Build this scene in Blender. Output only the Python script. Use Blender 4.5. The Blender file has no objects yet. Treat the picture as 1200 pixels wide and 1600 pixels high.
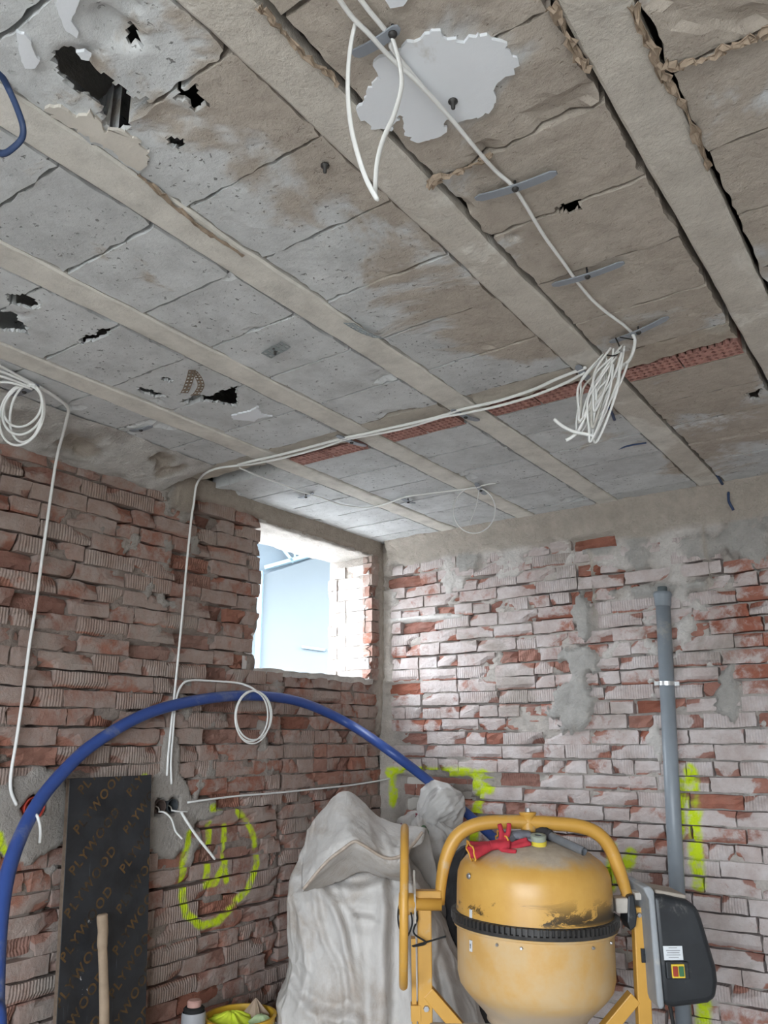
import bpy, bmesh, math, random
import numpy as np
from mathutils import Vector, Matrix

random.seed(7)
scene = bpy.context.scene
COL = scene.collection

# ------------------------------------------------------------------ camera
cam_data = bpy.data.cameras.new('camera')
cam = bpy.data.objects.new('camera', cam_data)
COL.objects.link(cam)
cam_data.sensor_fit = 'HORIZONTAL'
cam_data.sensor_width = 36.0
cam_data.lens = 36.0 * 1250 / 1200
cam_data.clip_start = 0.05
RIGHT = Vector((0.818316, 0.574747, -0.005034))
UP = Vector((0.161905, -0.222095, 0.961489))
FWD = Vector((-0.551495, 0.787616, 0.274798))
CAM = Vector((0, 0, 1.55))
cam.matrix_world = Matrix(((RIGHT.x, UP.x, -FWD.x, CAM.x), (RIGHT.y, UP.y, -FWD.y, CAM.y),
                           (RIGHT.z, UP.z, -FWD.z, CAM.z), (0, 0, 0, 1)))
scene.camera = cam

# ------------------------------------------------------------------ room measures
XL, YB, ZC = -2.9906, 4.2540, 2.8050       # left wall plane, back wall plane, ceiling underside
XR, YF = 2.60, -2.30                       # the two walls behind the photographer
WY0, WY1, WZ0, WZ1 = 3.10, 4.13, 1.915, 2.715   # window opening in the left wall
WT = 0.36                                  # wall thickness
OX0, OX1, OZ0, OZ1 = -1.7, 2.1, 0.75, 2.45      # opening in the wall behind the photographer

# ------------------------------------------------------------------ world, light, exposure
world = bpy.data.worlds.new('overcast_sky')
scene.world = world
world.use_nodes = True
bg = world.node_tree.nodes['Background']
bg.inputs['Color'].default_value = (0.87, 0.95, 1.03, 1)
bg.inputs['Strength'].default_value = 12.0

def portal(name, loc, direction, sx, sy):
    ld = bpy.data.lights.new(name, 'AREA')
    ld.shape = 'RECTANGLE'; ld.size = sx; ld.size_y = sy
    ld.cycles.is_portal = True
    o = bpy.data.objects.new(name, ld)
    COL.objects.link(o)
    o.location = loc
    o.rotation_euler = Vector(direction).to_track_quat('-Z', 'Y').to_euler()
    return o
portal('daylight_window_left', (XL - WT - 0.02, (WY0 + WY1) / 2, (WZ0 + WZ1) / 2), (1, 0, 0), WY1 - WY0, WZ1 - WZ0)
portal('daylight_opening_front', ((OX0 + OX1) / 2, YF - 0.1, (OZ0 + OZ1) / 2), (0, 1, 0), OX1 - OX0, OZ1 - OZ0)

scene.view_settings.view_transform = 'Standard'
scene.view_settings.look = 'None'
scene.view_settings.exposure = 0.70
scene.view_settings.gamma = 1.0
scene.view_settings.use_curve_mapping = False
scene.cycles.use_denoising = True
scene.cycles.use_light_tree = False
scene.cycles.debug_use_spatial_splits = True
scene.cycles.max_bounces = 6
scene.cycles.diffuse_bounces = 4
scene.cycles.glossy_bounces = 2
scene.cycles.transmission_bounces = 1

# ------------------------------------------------------------------ noise for modelling
def _hash(ix, iy, seed):
    v = np.sin(ix * 127.1 + iy * 311.7 + seed * 74.7) * 43758.5453
    return v - np.floor(v)
def vnoise(x, y, seed=0):
    x = np.asarray(x, float); y = np.asarray(y, float)
    ix, iy = np.floor(x), np.floor(y)
    fx, fy = x - ix, y - iy
    fx = fx * fx * (3 - 2 * fx); fy = fy * fy * (3 - 2 * fy)
    a = _hash(ix, iy, seed); b = _hash(ix + 1, iy, seed); c = _hash(ix, iy + 1, seed); d = _hash(ix + 1, iy + 1, seed)
    return (a * (1 - fx) + b * fx) * (1 - fy) + (c * (1 - fx) + d * fx) * fy
def fbm(x, y, seed=0, octv=4):
    t = 0; amp = 0.5; n = 0
    for k in range(octv):
        t = t + amp * vnoise(np.asarray(x) * 2 ** k, np.asarray(y) * 2 ** k, seed + k * 3)
        n += amp; amp *= 0.5
    return t / n
def sstep(a, b, x):
    t = np.clip((np.asarray(x) - a) / (b - a), 0, 1)
    return t * t * (3 - 2 * t)
def in_poly(px, py, poly):
    px = np.asarray(px, float); py = np.asarray(py, float)
    res = np.zeros(px.shape, bool)
    n = len(poly)
    for i in range(n):
        x0, y0 = poly[i][:2]; x1, y1 = poly[(i + 1) % n][:2]
        c = ((y0 > py) != (y1 > py)) & (px < (x1 - x0) * (py - y0) / ((y1 - y0) + 1e-12) + x0)
        res ^= c
    return res

# ------------------------------------------------------------------ object helpers
def tag(o, label=None, cat=None, group=None, kind=None):
    if label: o['label'] = label
    if cat: o['category'] = cat
    if group: o['group'] = group
    if kind: o['kind'] = kind
    return o
def empty(name, loc=(0, 0, 0), rz=0.0, label=None, cat=None, group=None, kind=None):
    o = bpy.data.objects.new(name, None)
    o.empty_display_size = 0.05
    COL.objects.link(o)
    o.location = loc; o.rotation_euler = (0, 0, rz)
    return tag(o, label, cat, group, kind)
def link(name, mesh, parent=None, loc=None):
    o = bpy.data.objects.new(name, mesh)
    COL.objects.link(o)
    if parent: o.parent = parent
    if loc is not None: o.location = loc
    return o

class MB:
    """collects vertices and faces of one mesh"""
    def __init__(s):
        s.v = []; s.f = []
    def add(s, vs, fs):
        k = len(s.v)
        s.v += [tuple(p) for p in vs]
        s.f += [tuple(i + k for i in f) for f in fs]
        return s
    def box(s, c, d, rot=None, jit=0.0):
        x, y, z = d[0] / 2, d[1] / 2, d[2] / 2
        vs = [Vector((a * x, b * y, e * z)) for a in (-1, 1) for b in (-1, 1) for e in (-1, 1)]
        if jit: vs = [p + Vector([random.uniform(-jit, jit) for _ in range(3)]) for p in vs]
        if rot is not None: vs = [rot @ p for p in vs]
        vs = [p + Vector(c) for p in vs]
        return s.add(vs, [(0, 1, 3, 2), (4, 6, 7, 5), (0, 4, 5, 1), (2, 3, 7, 6), (0, 2, 6, 4), (1, 5, 7, 3)])
    def bar(s, a, b, w, h, up=(0, 0, 1)):
        a = Vector(a); b = Vector(b); d = (b - a)
        z = d.normalized(); x = Vector(up).cross(z)
        if x.length < 1e-4: x = Vector((1, 0, 0)).cross(z)
        x.normalize(); y = z.cross(x)
        return s.box((a + b) / 2, (w, h, d.length), Matrix((x, y, z)).transposed())
    def tube(s, pts, r, n=10, closed=False, cap=True, flat=1.0, upv=None):
        pts = [Vector(p) for p in pts]
        m = len(pts)
        rs = r if isinstance(r, (list, tuple)) else [r] * m
        T = []
        for i in range(m):
            if closed: t = pts[(i + 1) % m] - pts[i - 1]
            else: t = pts[min(i + 1, m - 1)] - pts[max(i - 1, 0)]
            T.append(t.normalized() if t.length > 1e-9 else Vector((0, 0, 1)))
        ref = Vector(upv) if upv else (Vector((0, 0, 1)) if abs(T[0].z) < 0.9 else Vector((1, 0, 0)))
        nrm = (ref - T[0] * ref.dot(T[0])).normalized()
        k = len(s.v)
        for i in range(m):
            nrm = nrm - T[i] * nrm.dot(T[i])
            nrm = nrm.normalized() if nrm.length > 1e-6 else T[i].orthogonal().normalized()
            bn = T[i].cross(nrm)
            for j in range(n):
                a = 2 * math.pi * j / n
                s.v.append(tuple(pts[i] + (nrm * math.cos(a) * flat + bn * math.sin(a)) * rs[i]))
        for i in range(m if closed else m - 1):
            i2 = (i + 1) % m
            for j in range(n):
                j2 = (j + 1) % n
                s.f.append((k + i * n + j, k + i * n + j2, k + i2 * n + j2, k + i2 * n + j))
        if cap and not closed:
            s.f.append(tuple(k + j for j in range(n))[::-1])
            s.f.append(tuple(k + (m - 1) * n + j for j in range(n)))
        return s
    def lathe(s, prof, n=40, c=(0, 0, 0), axis='Z', cap0=False, cap1=False):
        k = len(s.v); m = len(prof)
        for (r, z) in prof:
            for j in range(n):
                a = 2 * math.pi * j / n
                p = (r * math.cos(a), r * math.sin(a), z)
                if axis == 'X': p = (p[2], p[0], p[1])
                if axis == 'Y': p = (p[0], p[2], p[1])
                s.v.append((p[0] + c[0], p[1] + c[1], p[2] + c[2]))
        for i in range(m - 1):
            for j in range(n):
                j2 = (j + 1) % n
                s.f.append((k + i * n + j, k + i * n + j2, k + (i + 1) * n + j2, k + (i + 1) * n + j))
        if cap0: s.f.append(tuple(k + j for j in range(n))[::-1])
        if cap1: s.f.append(tuple(k + (m - 1) * n + j for j in range(n)))
        return s
    def prism(s, poly, a, b, plane='XZ'):
        """polygon (2-D) extruded between a and b along the remaining axis"""
        n = len(poly)
        def P(p, t):
            if plane == 'XZ': return (p[0], t, p[1])
            if plane == 'YZ': return (t, p[0], p[1])
            return (p[0], p[1], t)
        vs = [P(p, a) for p in poly] + [P(p, b) for p in poly]
        fs = [tuple(range(n))[::-1], tuple(range(n, 2 * n))]
        fs += [(i, (i + 1) % n, n + (i + 1) % n, n + i) for i in range(n)]
        return s.add(vs, fs)
    def mesh(s, name, mat, smooth=False, fix=True):
        me = bpy.data.meshes.new(name)
        me.from_pydata(s.v, [], s.f)
        if fix:
            bm = bmesh.new(); bm.from_mesh(me)
            bmesh.ops.recalc_face_normals(bm, faces=bm.faces)
            bm.to_mesh(me); bm.free()
        if mat: me.materials.append(mat)
        if smooth:
            me.polygons.foreach_set('use_smooth', [True] * len(me.polygons))
        me.update()
        return me
    def build(s, name, mat, parent=None, smooth=False, bevel=0.0, seg=2, sub=0, solid=0.0, center=False, fix=True, auto=False):
        loc = None
        if center:
            a = np.array(s.v); c = (a.min(0) + a.max(0)) / 2; c[2] = a[:, 2].min()
            s.v = [tuple(p) for p in (a - c)]; loc = tuple(c)
        o = link(name, s.mesh(name, mat, smooth, fix), parent, loc)
        if solid:
            md = o.modifiers.new('solid', 'SOLIDIFY'); md.thickness = solid; md.offset = 0
        if bevel:
            md = o.modifiers.new('bevel', 'BEVEL'); md.width = bevel; md.segments = seg; md.limit_method = 'ANGLE'; md.angle_limit = 0.6
        if sub:
            md = o.modifiers.new('sub', 'SUBSURF'); md.levels = sub; md.render_levels = sub
        if auto:
            o.data.polygons.foreach_set('use_smooth', [True] * len(o.data.polygons))
            try:
                o.data.set_sharp_from_angle(angle=0.6)
            except Exception: pass
        return o

def spline(pts, n=8):
    """Catmull-Rom through the points"""
    P = [Vector(p) for p in pts]
    P = [P[0] * 2 - P[1]] + P + [P[-1] * 2 - P[-2]]
    out = []
    for i in range(1, len(P) - 2):
        p0, p1, p2, p3 = P[i - 1], P[i], P[i + 1], P[i + 2]
        for k in range(n):
            t = k / n
            out.append(0.5 * ((2 * p1) + (p2 - p0) * t + (2 * p0 - 5 * p1 + 4 * p2 - p3) * t * t + (3 * p1 - p0 - 3 * p2 + p3) * t ** 3))
    out.append(P[-2])
    return out

def grid_mesh(name, V, mask=None, mat=None, smooth=True, attrs=None, color=None):
    """V: (rows, cols, 3) array; mask: (rows-1, cols-1) faces kept"""
    R, Cc = V.shape[:2]
    idx = np.arange(R * Cc).reshape(R, Cc)
    q = np.stack([idx[:-1, :-1], idx[:-1, 1:], idx[1:, 1:], idx[1:, :-1]], -1)
    q = q[mask] if mask is not None else q.reshape(-1, 4)
    me = bpy.data.meshes.new(name)
    me.from_pydata(V.reshape(-1, 3).tolist(), [], q.tolist())
    if mat: me.materials.append(mat)
    if smooth: me.polygons.foreach_set('use_smooth', [True] * len(me.polygons))
    if color is not None:
        a = me.color_attributes.new('stain', 'FLOAT_COLOR', 'POINT')
        c4 = np.ones((R * Cc, 4), np.float32); c4[:, :3] = color.reshape(-1, 3)
        a.data.foreach_set('color', c4.ravel())
    me.update()
    return me

# ------------------------------------------------------------------ materials
class NT:
    def __init__(s, name):
        s.m = bpy.data.materials.new(name); s.m.use_nodes = True
        s.t = s.m.node_tree; s.n = s.t.nodes
        s.b = s.n['Principled BSDF']; s.b.inputs['Specular IOR Level'].default_value = 0.25
    def new(s, typ, **kw):
        n = s.n.new(typ)
        for k, v in kw.items(): setattr(n, k, v)
        return n
    def put(s, sock, val):
        if isinstance(val, bpy.types.NodeSocket): s.t.links.new(val, sock)
        elif isinstance(val, (tuple, list)) and len(val) == 3 and sock.type == 'RGBA': sock.default_value = (*val, 1)
        else: sock.default_value = val
    def pos(s): return s.new('ShaderNodeNewGeometry').outputs['Position']
    def obj(s): return s.new('ShaderNodeTexCoord').outputs['Object']
    def noise(s, vec, scale, detail=3, rough=0.6, dist=0.0):
        n = s.new('ShaderNodeTexNoise'); s.put(n.inputs['Vector'], vec)
        n.inputs['Scale'].default_value = scale; n.inputs['Detail'].default_value = detail
        n.inputs['Roughness'].default_value = rough; n.inputs['Distortion'].default_value = dist
        return n.outputs['Fac']
    def vor(s, vec, scale, feature='F1'):
        n = s.new('ShaderNodeTexVoronoi', feature=feature); s.put(n.inputs['Vector'], vec); n.inputs['Scale'].default_value = scale
        return n.outputs['Distance']
    def math(s, op, a, b=0.0, c=0.0, clamp=False):
        n = s.new('ShaderNodeMath', operation=op, use_clamp=clamp)
        s.put(n.inputs[0], a); s.put(n.inputs[1], b)
        if len(n.inputs) > 2: s.put(n.inputs[2], c)
        return n.outputs[0]
    def step(s, x, lo, hi, a=0.0, b=1.0):
        n = s.new('ShaderNodeMapRange', interpolation_type='SMOOTHSTEP')
        s.put(n.inputs['Value'], x)
        n.inputs['From Min'].default_value = lo; n.inputs['From Max'].default_value = hi
        n.inputs['To Min'].default_value = a; n.inputs['To Max'].default_value = b
        return n.outputs[0]
    def ramp(s, fac, stops, interp='LINEAR'):
        n = s.new('ShaderNodeValToRGB'); s.put(n.inputs[0], fac)
        e = n.color_ramp.elements; n.color_ramp.interpolation = interp
        while len(e) < len(stops): e.new(0.5)
        for i, (p, c) in enumerate(stops): e[i].position = p; e[i].color = (*c, 1)
        return n.outputs[0]
    def mix(s, fac, a, b, blend='MIX'):
        n = s.new('ShaderNodeMix', data_type='RGBA', blend_type=blend)
        s.put(n.inputs[0], fac); s.put(n.inputs[6], a); s.put(n.inputs[7], b)
        return n.outputs[2]
    def scale(s, vec, sc):
        n = s.new('ShaderNodeVectorMath', operation='MULTIPLY'); s.put(n.inputs[0], vec); n.inputs[1].default_value = sc
        return n.outputs[0]
    def bump(s, h, strength=0.5, dist=0.01, prev=None):
        n = s.new('ShaderNodeBump'); s.put(n.inputs['Height'], h)
        n.inputs['Strength'].default_value = strength; n.inputs['Distance'].default_value = dist
        if prev is not None: s.t.links.new(prev, n.inputs['Normal'])
        return n.outputs[0]
    def attr(s, name, out='Fac'):
        n = s.new('ShaderNodeAttribute'); n.attribute_name = name
        return n.outputs[out]
    def out(s, color=None, rough=None, normal=None, metal=None):
        if color is not None: s.put(s.b.inputs['Base Color'], color)
        if rough is not None: s.put(s.b.inputs['Roughness'], rough)
        if normal is not None: s.put(s.b.inputs['Normal'], normal)
        if metal is not None: s.put(s.b.inputs['Metallic'], metal)
        return s.m

def simple(name, col, rough=0.6, var=0.12, scale=12, metal=0.0, bump=0.0, bscale=60, dirt=None, dirt_amt=0.0, spec=0.25):
    k = NT(name); p = k.obj()
    n = k.noise(p, scale, 4)
    c = k.ramp(n, [(0.25, tuple(x * (1 - var) for x in col)), (0.75, tuple(min(1, x * (1 + var)) for x in col))])
    if dirt:
        d = k.step(k.noise(p, scale * 0.7, 6, 0.7, 0.5), 0.62 - 0.3 * dirt_amt, 0.78 - 0.2 * dirt_amt)
        c = k.mix(d, c, dirt)
    k.b.inputs['Specular IOR Level'].default_value = spec
    nm = k.bump(k.noise(p, bscale, 4), bump, 0.004) if bump else None
    return k.out(c, rough, nm, metal)

def spray_group(name, segs, radius):
    """distance to a set of 3-D strokes -> paint mask"""
    g = bpy.data.node_groups.new(name, 'ShaderNodeTree')
    g.interface.new_socket('Mask', in_out='OUTPUT', socket_type='NodeSocketFloat')
    N = g.nodes; Lk = g.links
    geo = N.new('ShaderNodeNewGeometry'); out = N.new('NodeGroupOutput')
    nz = N.new('ShaderNodeTexNoise'); nz.inputs['Scale'].default_value = 14; nz.inputs['Detail'].default_value = 4
    Lk.new(geo.outputs['Position'], nz.inputs['Vector'])
    def vm(op, a, b):
        n = N.new('ShaderNodeVectorMath'); n.operation = op
        for i, v in enumerate((a, b)):
            if v is None: continue
            if isinstance(v, bpy.types.NodeSocket): Lk.new(v, n.inputs[i])
            else: n.inputs[i].default_value = v
        return n
    def ma(op, a, b, clamp=False):
        n = N.new('ShaderNodeMath'); n.operation = op; n.use_clamp = clamp
        for i, v in enumerate((a, b)):
            if isinstance(v, bpy.types.NodeSocket): Lk.new(v, n.inputs[i])
            else: n.inputs[i].default_value = v
        return n.outputs[0]
    best = None
    for a, b in segs:
        a = Vector(a); ba = Vector(b) - a
        pa = vm('SUBTRACT', geo.outputs['Position'], tuple(a)).outputs[0]
        dt = vm('DOT_PRODUCT', pa, tuple(ba)).outputs['Value']
        h = ma('MULTIPLY', dt, 1.0 / max(ba.length_squared, 1e-9), True)
        sc = N.new('ShaderNodeVectorMath'); sc.operation = 'SCALE'; sc.inputs[0].default_value = tuple(ba); Lk.new(h, sc.inputs['Scale'])
        d = vm('LENGTH', vm('SUBTRACT', pa, sc.outputs[0]).outputs[0], None).outputs['Value']
        best = d if best is None else ma('MINIMUM', best, d)
    wob = ma('MULTIPLY', ma('SUBTRACT', nz.outputs['Fac'], 0.5), radius * 1.1)
    best = ma('ADD', best, wob)
    mr = N.new('ShaderNodeMapRange'); mr.interpolation_type = 'SMOOTHSTEP'
    Lk.new(best, mr.inputs['Value'])
    mr.inputs['From Min'].default_value = radius * 0.55; mr.inputs['From Max'].default_value = radius * 1.25
    mr.inputs['To Min'].default_value = 1.0; mr.inputs['To Max'].default_value = 0.0
    nz2 = N.new('ShaderNodeTexNoise'); nz2.inputs['Scale'].default_value = 30; nz2.inputs['Detail'].default_value = 5
    Lk.new(geo.outputs['Position'], nz2.inputs['Vector'])
    m2 = N.new('ShaderNodeMapRange'); Lk.new(nz2.outputs['Fac'], m2.inputs['Value'])
    m2.inputs['From Min'].default_value = 0.28; m2.inputs['From Max'].default_value = 0.52
    m2.inputs['To Min'].default_value = 0.25; m2.inputs['To Max'].default_value = 1.0
    Lk.new(ma('MULTIPLY', mr.outputs[0], m2.outputs[0]), out.inputs[0])
    return g

def strokes(*lines):
    return [(l[i], l[i + 1]) for l in lines for i in range(len(l) - 1)]
SPRAY_L = spray_group('spray_marks_left', strokes(
    [(-2.991, 2.695, 1.147), (-2.991, 2.683, 1.018), (-2.991, 2.679, 0.887), (-2.991, 2.711, 0.809), (-2.991, 2.807, 0.746), (-2.991, 2.898, 0.741), (-2.991, 2.985, 0.788), (-2.991, 3.101, 0.855), (-2.991, 3.157, 0.964), (-2.991, 3.142, 1.078), (-2.991, 3.083, 1.163), (-2.991, 3.008, 1.219)],
    [(-2.991, 2.827, 1.169), (-2.991, 2.825, 1.030), (-2.991, 2.822, 0.912), (-2.991, 2.885, 0.918), (-2.991, 2.937, 1.003)],
    [(-2.991, 2.927, 1.155), (-2.991, 2.928, 1.018), (-2.991, 2.951, 0.920)],
    [(-2.991, 2.829, 1.248), (-2.991, 2.903, 1.255)],
    [(-2.991, 2.425, 1.396), (-2.991, 2.437, 1.353)],
    [(-2.991, 2.443, 1.143), (-2.991, 2.449, 1.117)],
    [(-2.991, 1.776, 1.221), (-2.991, 1.799, 1.164)]), 0.021)
SPRAY_B = spray_group('spray_marks_back', strokes(
    [(-2.941, 4.254, 1.365), (-2.574, 4.254, 1.368), (-2.380, 4.254, 1.364), (-2.245, 4.254, 1.342)],
    [(-2.370, 4.254, 1.305), (-2.255, 4.254, 1.294)],
    [(-2.312, 4.254, 1.306), (-2.342, 4.254, 1.181), (-2.368, 4.254, 1.051), (-2.384, 4.254, 0.950)],
    [(-2.903, 4.254, 1.332), (-2.914, 4.254, 1.195)],
    [(-1.147, 4.254, 1.398), (-1.149, 4.254, 1.205), (-1.159, 4.254, 1.031), (-1.161, 4.254, 0.884)],
    [(-1.192, 4.254, 0.438), (-1.205, 4.254, 0.293)],
    [(-1.577, 4.254, 1.018), (-1.574, 4.254, 0.937), (-1.601, 4.254, 0.852)],
    [(-1.480, 4.254, 0.995), (-1.507, 4.254, 0.948)],
    [(-1.496, 4.254, 0.817), (-1.479, 4.254, 0.833)],
    [(-1.203, 4.254, 1.337), (-1.232, 4.254, 1.113)]), 0.036)

YELLOW = (0.56, 0.70, 0.02)

def brick_material(name, base, film_cols, lo, hi, spray, ridges, vstrip=None, film_max=1.0):
    k = NT(name); p = k.pos()
    rnd = k.math('FRACT', k.math('ADD', k.new('ShaderNodeObjectInfo').outputs['Random'],
                                 k.new('ShaderNodeNewGeometry').outputs['Random Per Island']))
    r2 = k.math('FRACT', k.math('MULTIPLY', rnd, 7.31))
    c = k.ramp(rnd, base)
    c = k.mix(k.math('MULTIPLY', k.step(k.noise(p, 22, 5), 0.3, 0.8), 0.5), c, (0.20, 0.08, 0.055))
    n1 = k.noise(p, 3.2, 3, 0.6, 0.3); n2 = k.noise(p, 17, 6, 0.7, 0.4)
    f = k.math('ADD', k.math('MULTIPLY', n1, 0.5), k.math('MULTIPLY', n2, 0.5))
    f = k.math('ADD', f, k.math('MULTIPLY', k.math('SUBTRACT', r2, 0.5), 0.17))
    chip = k.attr('chip')
    f = k.math('SUBTRACT', f, k.math('MULTIPLY', chip, 0.10))
    film = k.math('MULTIPLY', k.step(f, lo, hi), film_max)
    bare = k.step(k.math('ADD', chip, k.math('MULTIPLY', k.math('SUBTRACT', n2, 0.5), 0.9)), 0.42, 0.58, 1.0, 0.08)
    film = k.math('MULTIPLY', film, bare)
    fc = k.ramp(k.noise(p, 9, 5, 0.65), film_cols)
    c = k.mix(film, c, fc)
    # grey cement wash in larger patches
    g = k.math('MULTIPLY', k.step(k.noise(p, 2.1, 5, 0.65, 0.6), 0.53, 0.68), 0.75)
    g = k.math('MULTIPLY', g, k.math('SUBTRACT', 1.0, k.math('MULTIPLY', chip, 0.7)))
    c = k.mix(g, c, (0.33, 0.285, 0.25))
    gr = k.new('ShaderNodeGroup'); gr.node_tree = spray
    c = k.mix(gr.outputs[0], c, YELLOW)
    nm = k.bump(k.noise(p, 50, 5, 0.75), 0.9, 0.010)
    if ridges:
        sep = k.new('ShaderNodeSeparateXYZ'); k.put(sep.inputs[0], p)
        w = k.math('SINE', k.math('MULTIPLY', sep.outputs[ridges], 480.0))
        w = k.math('MULTIPLY', w, k.step(r2, 0.70, 0.72))
        nm = k.bump(w, 0.5, 0.003, nm)
    return k.out(c, 0.93, nm)

def wall_material(name, mortar, plaster, white, concrete, spray):
    k = NT(name); p = k.pos()
    a = k.attr('stain', 'Color')
    sp = k.new('ShaderNodeSeparateColor'); k.put(sp.inputs[0], a)
    n = k.noise(p, 14, 6, 0.7); nf = k.noise(p, 60, 5, 0.7)
    def tone(c, v=0.22): return k.ramp(n, [(0.28, tuple(x * (1 - v) for x in c)), (0.72, tuple(min(1, x * (1 + v)) for x in c))])
    c = tone(mortar)
    for ch, col in ((0, plaster), (1, white), (2, concrete)):
        c = k.mix(sp.outputs[ch], c, tone(col, 0.16))
    gr = k.new('ShaderNodeGroup'); gr.node_tree = spray
    c = k.mix(gr.outputs[0], c, YELLOW)
    nm = k.bump(k.math('ADD', nf, n), 0.9, 0.014)
    return k.out(c, 0.95, nm)

M_BRICK_L = brick_material('brick_red_dusty',
    [(0.0, (0.30, 0.125, 0.085)), (0.3, (0.36, 0.17, 0.12)), (0.62, (0.33, 0.20, 0.16)), (1.0, (0.26, 0.135, 0.105))],
    [(0.3, (0.30, 0.215, 0.18)), (0.5, (0.355, 0.28, 0.245)), (0.75, (0.42, 0.36, 0.325))], 0.35, 0.50, SPRAY_L, 'Y', film_max=0.85)
M_BRICK_B = brick_material('brick_whitewashed',
    [(0.0, (0.36, 0.13, 0.085)), (0.4, (0.42, 0.20, 0.15)), (0.75, (0.36, 0.18, 0.14)), (1.0, (0.30, 0.14, 0.11))],
    [(0.28, (0.44, 0.355, 0.33)), (0.5, (0.55, 0.485, 0.465)), (0.75, (0.66, 0.615, 0.605))], 0.30, 0.44, SPRAY_B, 'X', film_max=0.95)
M_WALL_L = wall_material('mortar_left', (0.27, 0.22, 0.19), (0.36, 0.33, 0.30), (0.55, 0.53, 0.50), (0.36, 0.31, 0.26), SPRAY_L)
M_WALL_B = wall_material('mortar_back', (0.44, 0.395, 0.355), (0.40, 0.385, 0.36), (0.66, 0.63, 0.60), (0.45, 0.40, 0.345), SPRAY_B)
M_PLAIN_WALL = simple('rough_render', (0.50, 0.47, 0.43), 0.95, 0.12, 5, bump=0.4)
M_FLOOR = simple('dusty_screed', (0.52, 0.50, 0.47), 0.95, 0.15, 6, bump=0.3)

def block_material(name, c0, brown_on=True, pits=True, amount=0.88):
    k = NT(name); p = k.pos()
    rnd = k.math('FRACT', k.math('ADD', k.new('ShaderNodeObjectInfo').outputs['Random'], 0.13))
    n = k.noise(p, 8, 6, 0.7)
    c = k.ramp(n, [(0.25, tuple(x * 0.74 for x in c0)), (0.5, c0), (0.75, tuple(x * 1.18 for x in c0))])
    if pits:
        c = k.mix(k.math('MULTIPLY', rnd, 0.25), c, (0.26, 0.255, 0.25))
        # dark specks: shade inside the pits, painted into the colour
        sp = k.step(k.noise(p, 62, 3, 0.55, 0.3), 0.635, 0.68)
        sp = k.math('MULTIPLY', sp, k.step(k.noise(p, 7, 3, 0.6), 0.40, 0.56))
        c = k.mix(k.math('MULTIPLY', sp, 0.75), c, (0.10, 0.095, 0.09))
    if brown_on:
        # brown adhesive left on the units: most of it over the bays on the photograph's right
        sx = k.new('ShaderNodeSeparateXYZ'); k.put(sx.inputs[0], p)
        side = k.step(sx.outputs[0], -1.75, -0.55, -0.16, 0.18)
        far = k.step(sx.outputs[1], 1.9, 3.2, 0.0, -0.12)
        m = k.math('ADD', k.noise(p, 2.6, 5, 0.62, 0.5), k.math('ADD', side, far))
        m = k.step(m, 0.50, 0.60)
        bc = k.ramp(k.noise(p, 13, 6, 0.7), [(0.25, (0.32, 0.265, 0.215)), (0.6, (0.44, 0.38, 0.315)), (0.85, (0.51, 0.455, 0.395))])
        c = k.mix(k.math('MULTIPLY', m, amount), c, bc)
        nb = k.math('MULTIPLY', m, k.noise(p, 45, 5, 0.7))
    hh = k.noise(p, 75, 4, 0.75)
    if brown_on: hh = k.math('ADD', k.math('MULTIPLY', hh, 0.6), k.math('MULTIPLY', nb, 1.2))
    if pits: hh = k.math('SUBTRACT', hh, sp)
    nm = k.bump(hh, 0.55, 0.008)
    return k.out(c, 0.95, nm)
M_BLOCK = block_material('aerated_concrete_unit', (0.585, 0.595, 0.595))
M_BEAM = block_material('cast_concrete_beam', (0.65, 0.62, 0.565), True, False, 0.45)
M_MORTAR_C = block_material('ceiling_mortar', (0.47, 0.43, 0.37), True, False)
M_HOLLOW = simple('hollow_clay', (0.42, 0.225, 0.19), 0.95, 0.25, 25, bump=0.4)
M_SLAB = simple('shade_black_slab', (0.035, 0.033, 0.031), 0.95, 0.1)  # coloured near black to stand in for shade in holes and joints
M_WHITE_PLASTER = simple('white_skim_plaster', (0.74, 0.76, 0.79), 0.8, 0.04, 6, bump=0.15, dirt=(0.48, 0.45, 0.40), dirt_amt=0.1)
M_CREAM_PLASTER = simple('cream_plaster', (0.60, 0.56, 0.50), 0.9, 0.1, 12, bump=0.3)
M_PAPER = simple('brown_paper', (0.36, 0.28, 0.21), 0.9, 0.25, 30, bump=0.3)

# ------------------------------------------------------------------ the setting: floor and the plain walls behind the photographer
MB().box(((XL + XR) / 2, (YF + YB) / 2, -0.06), (XR - XL + 0.8, YB - YF + 0.8, 0.12)).build('floor', M_FLOOR)['kind'] = 'structure'
wr = MB().box((XR + 0.15, (YF + YB) / 2, 1.5), (0.3, YB - YF + 0.6, 3.0))
tag(wr.build('wall_right', M_PLAIN_WALL), kind='structure')
wf = MB()
for (a, b, c, d) in ((XL - 0.3, OX0, 0, 3.0), (OX1, XR + 0.3, 0, 3.0), (OX0, OX1, 0, OZ0), (OX0, OX1, OZ1, 3.0)):
    wf.box(((a + b) / 2, YF - 0.15, (c + d) / 2), (b - a, 0.3, d - c))
tag(wf.build('wall_front', M_PLAIN_WALL), kind='structure')

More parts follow.
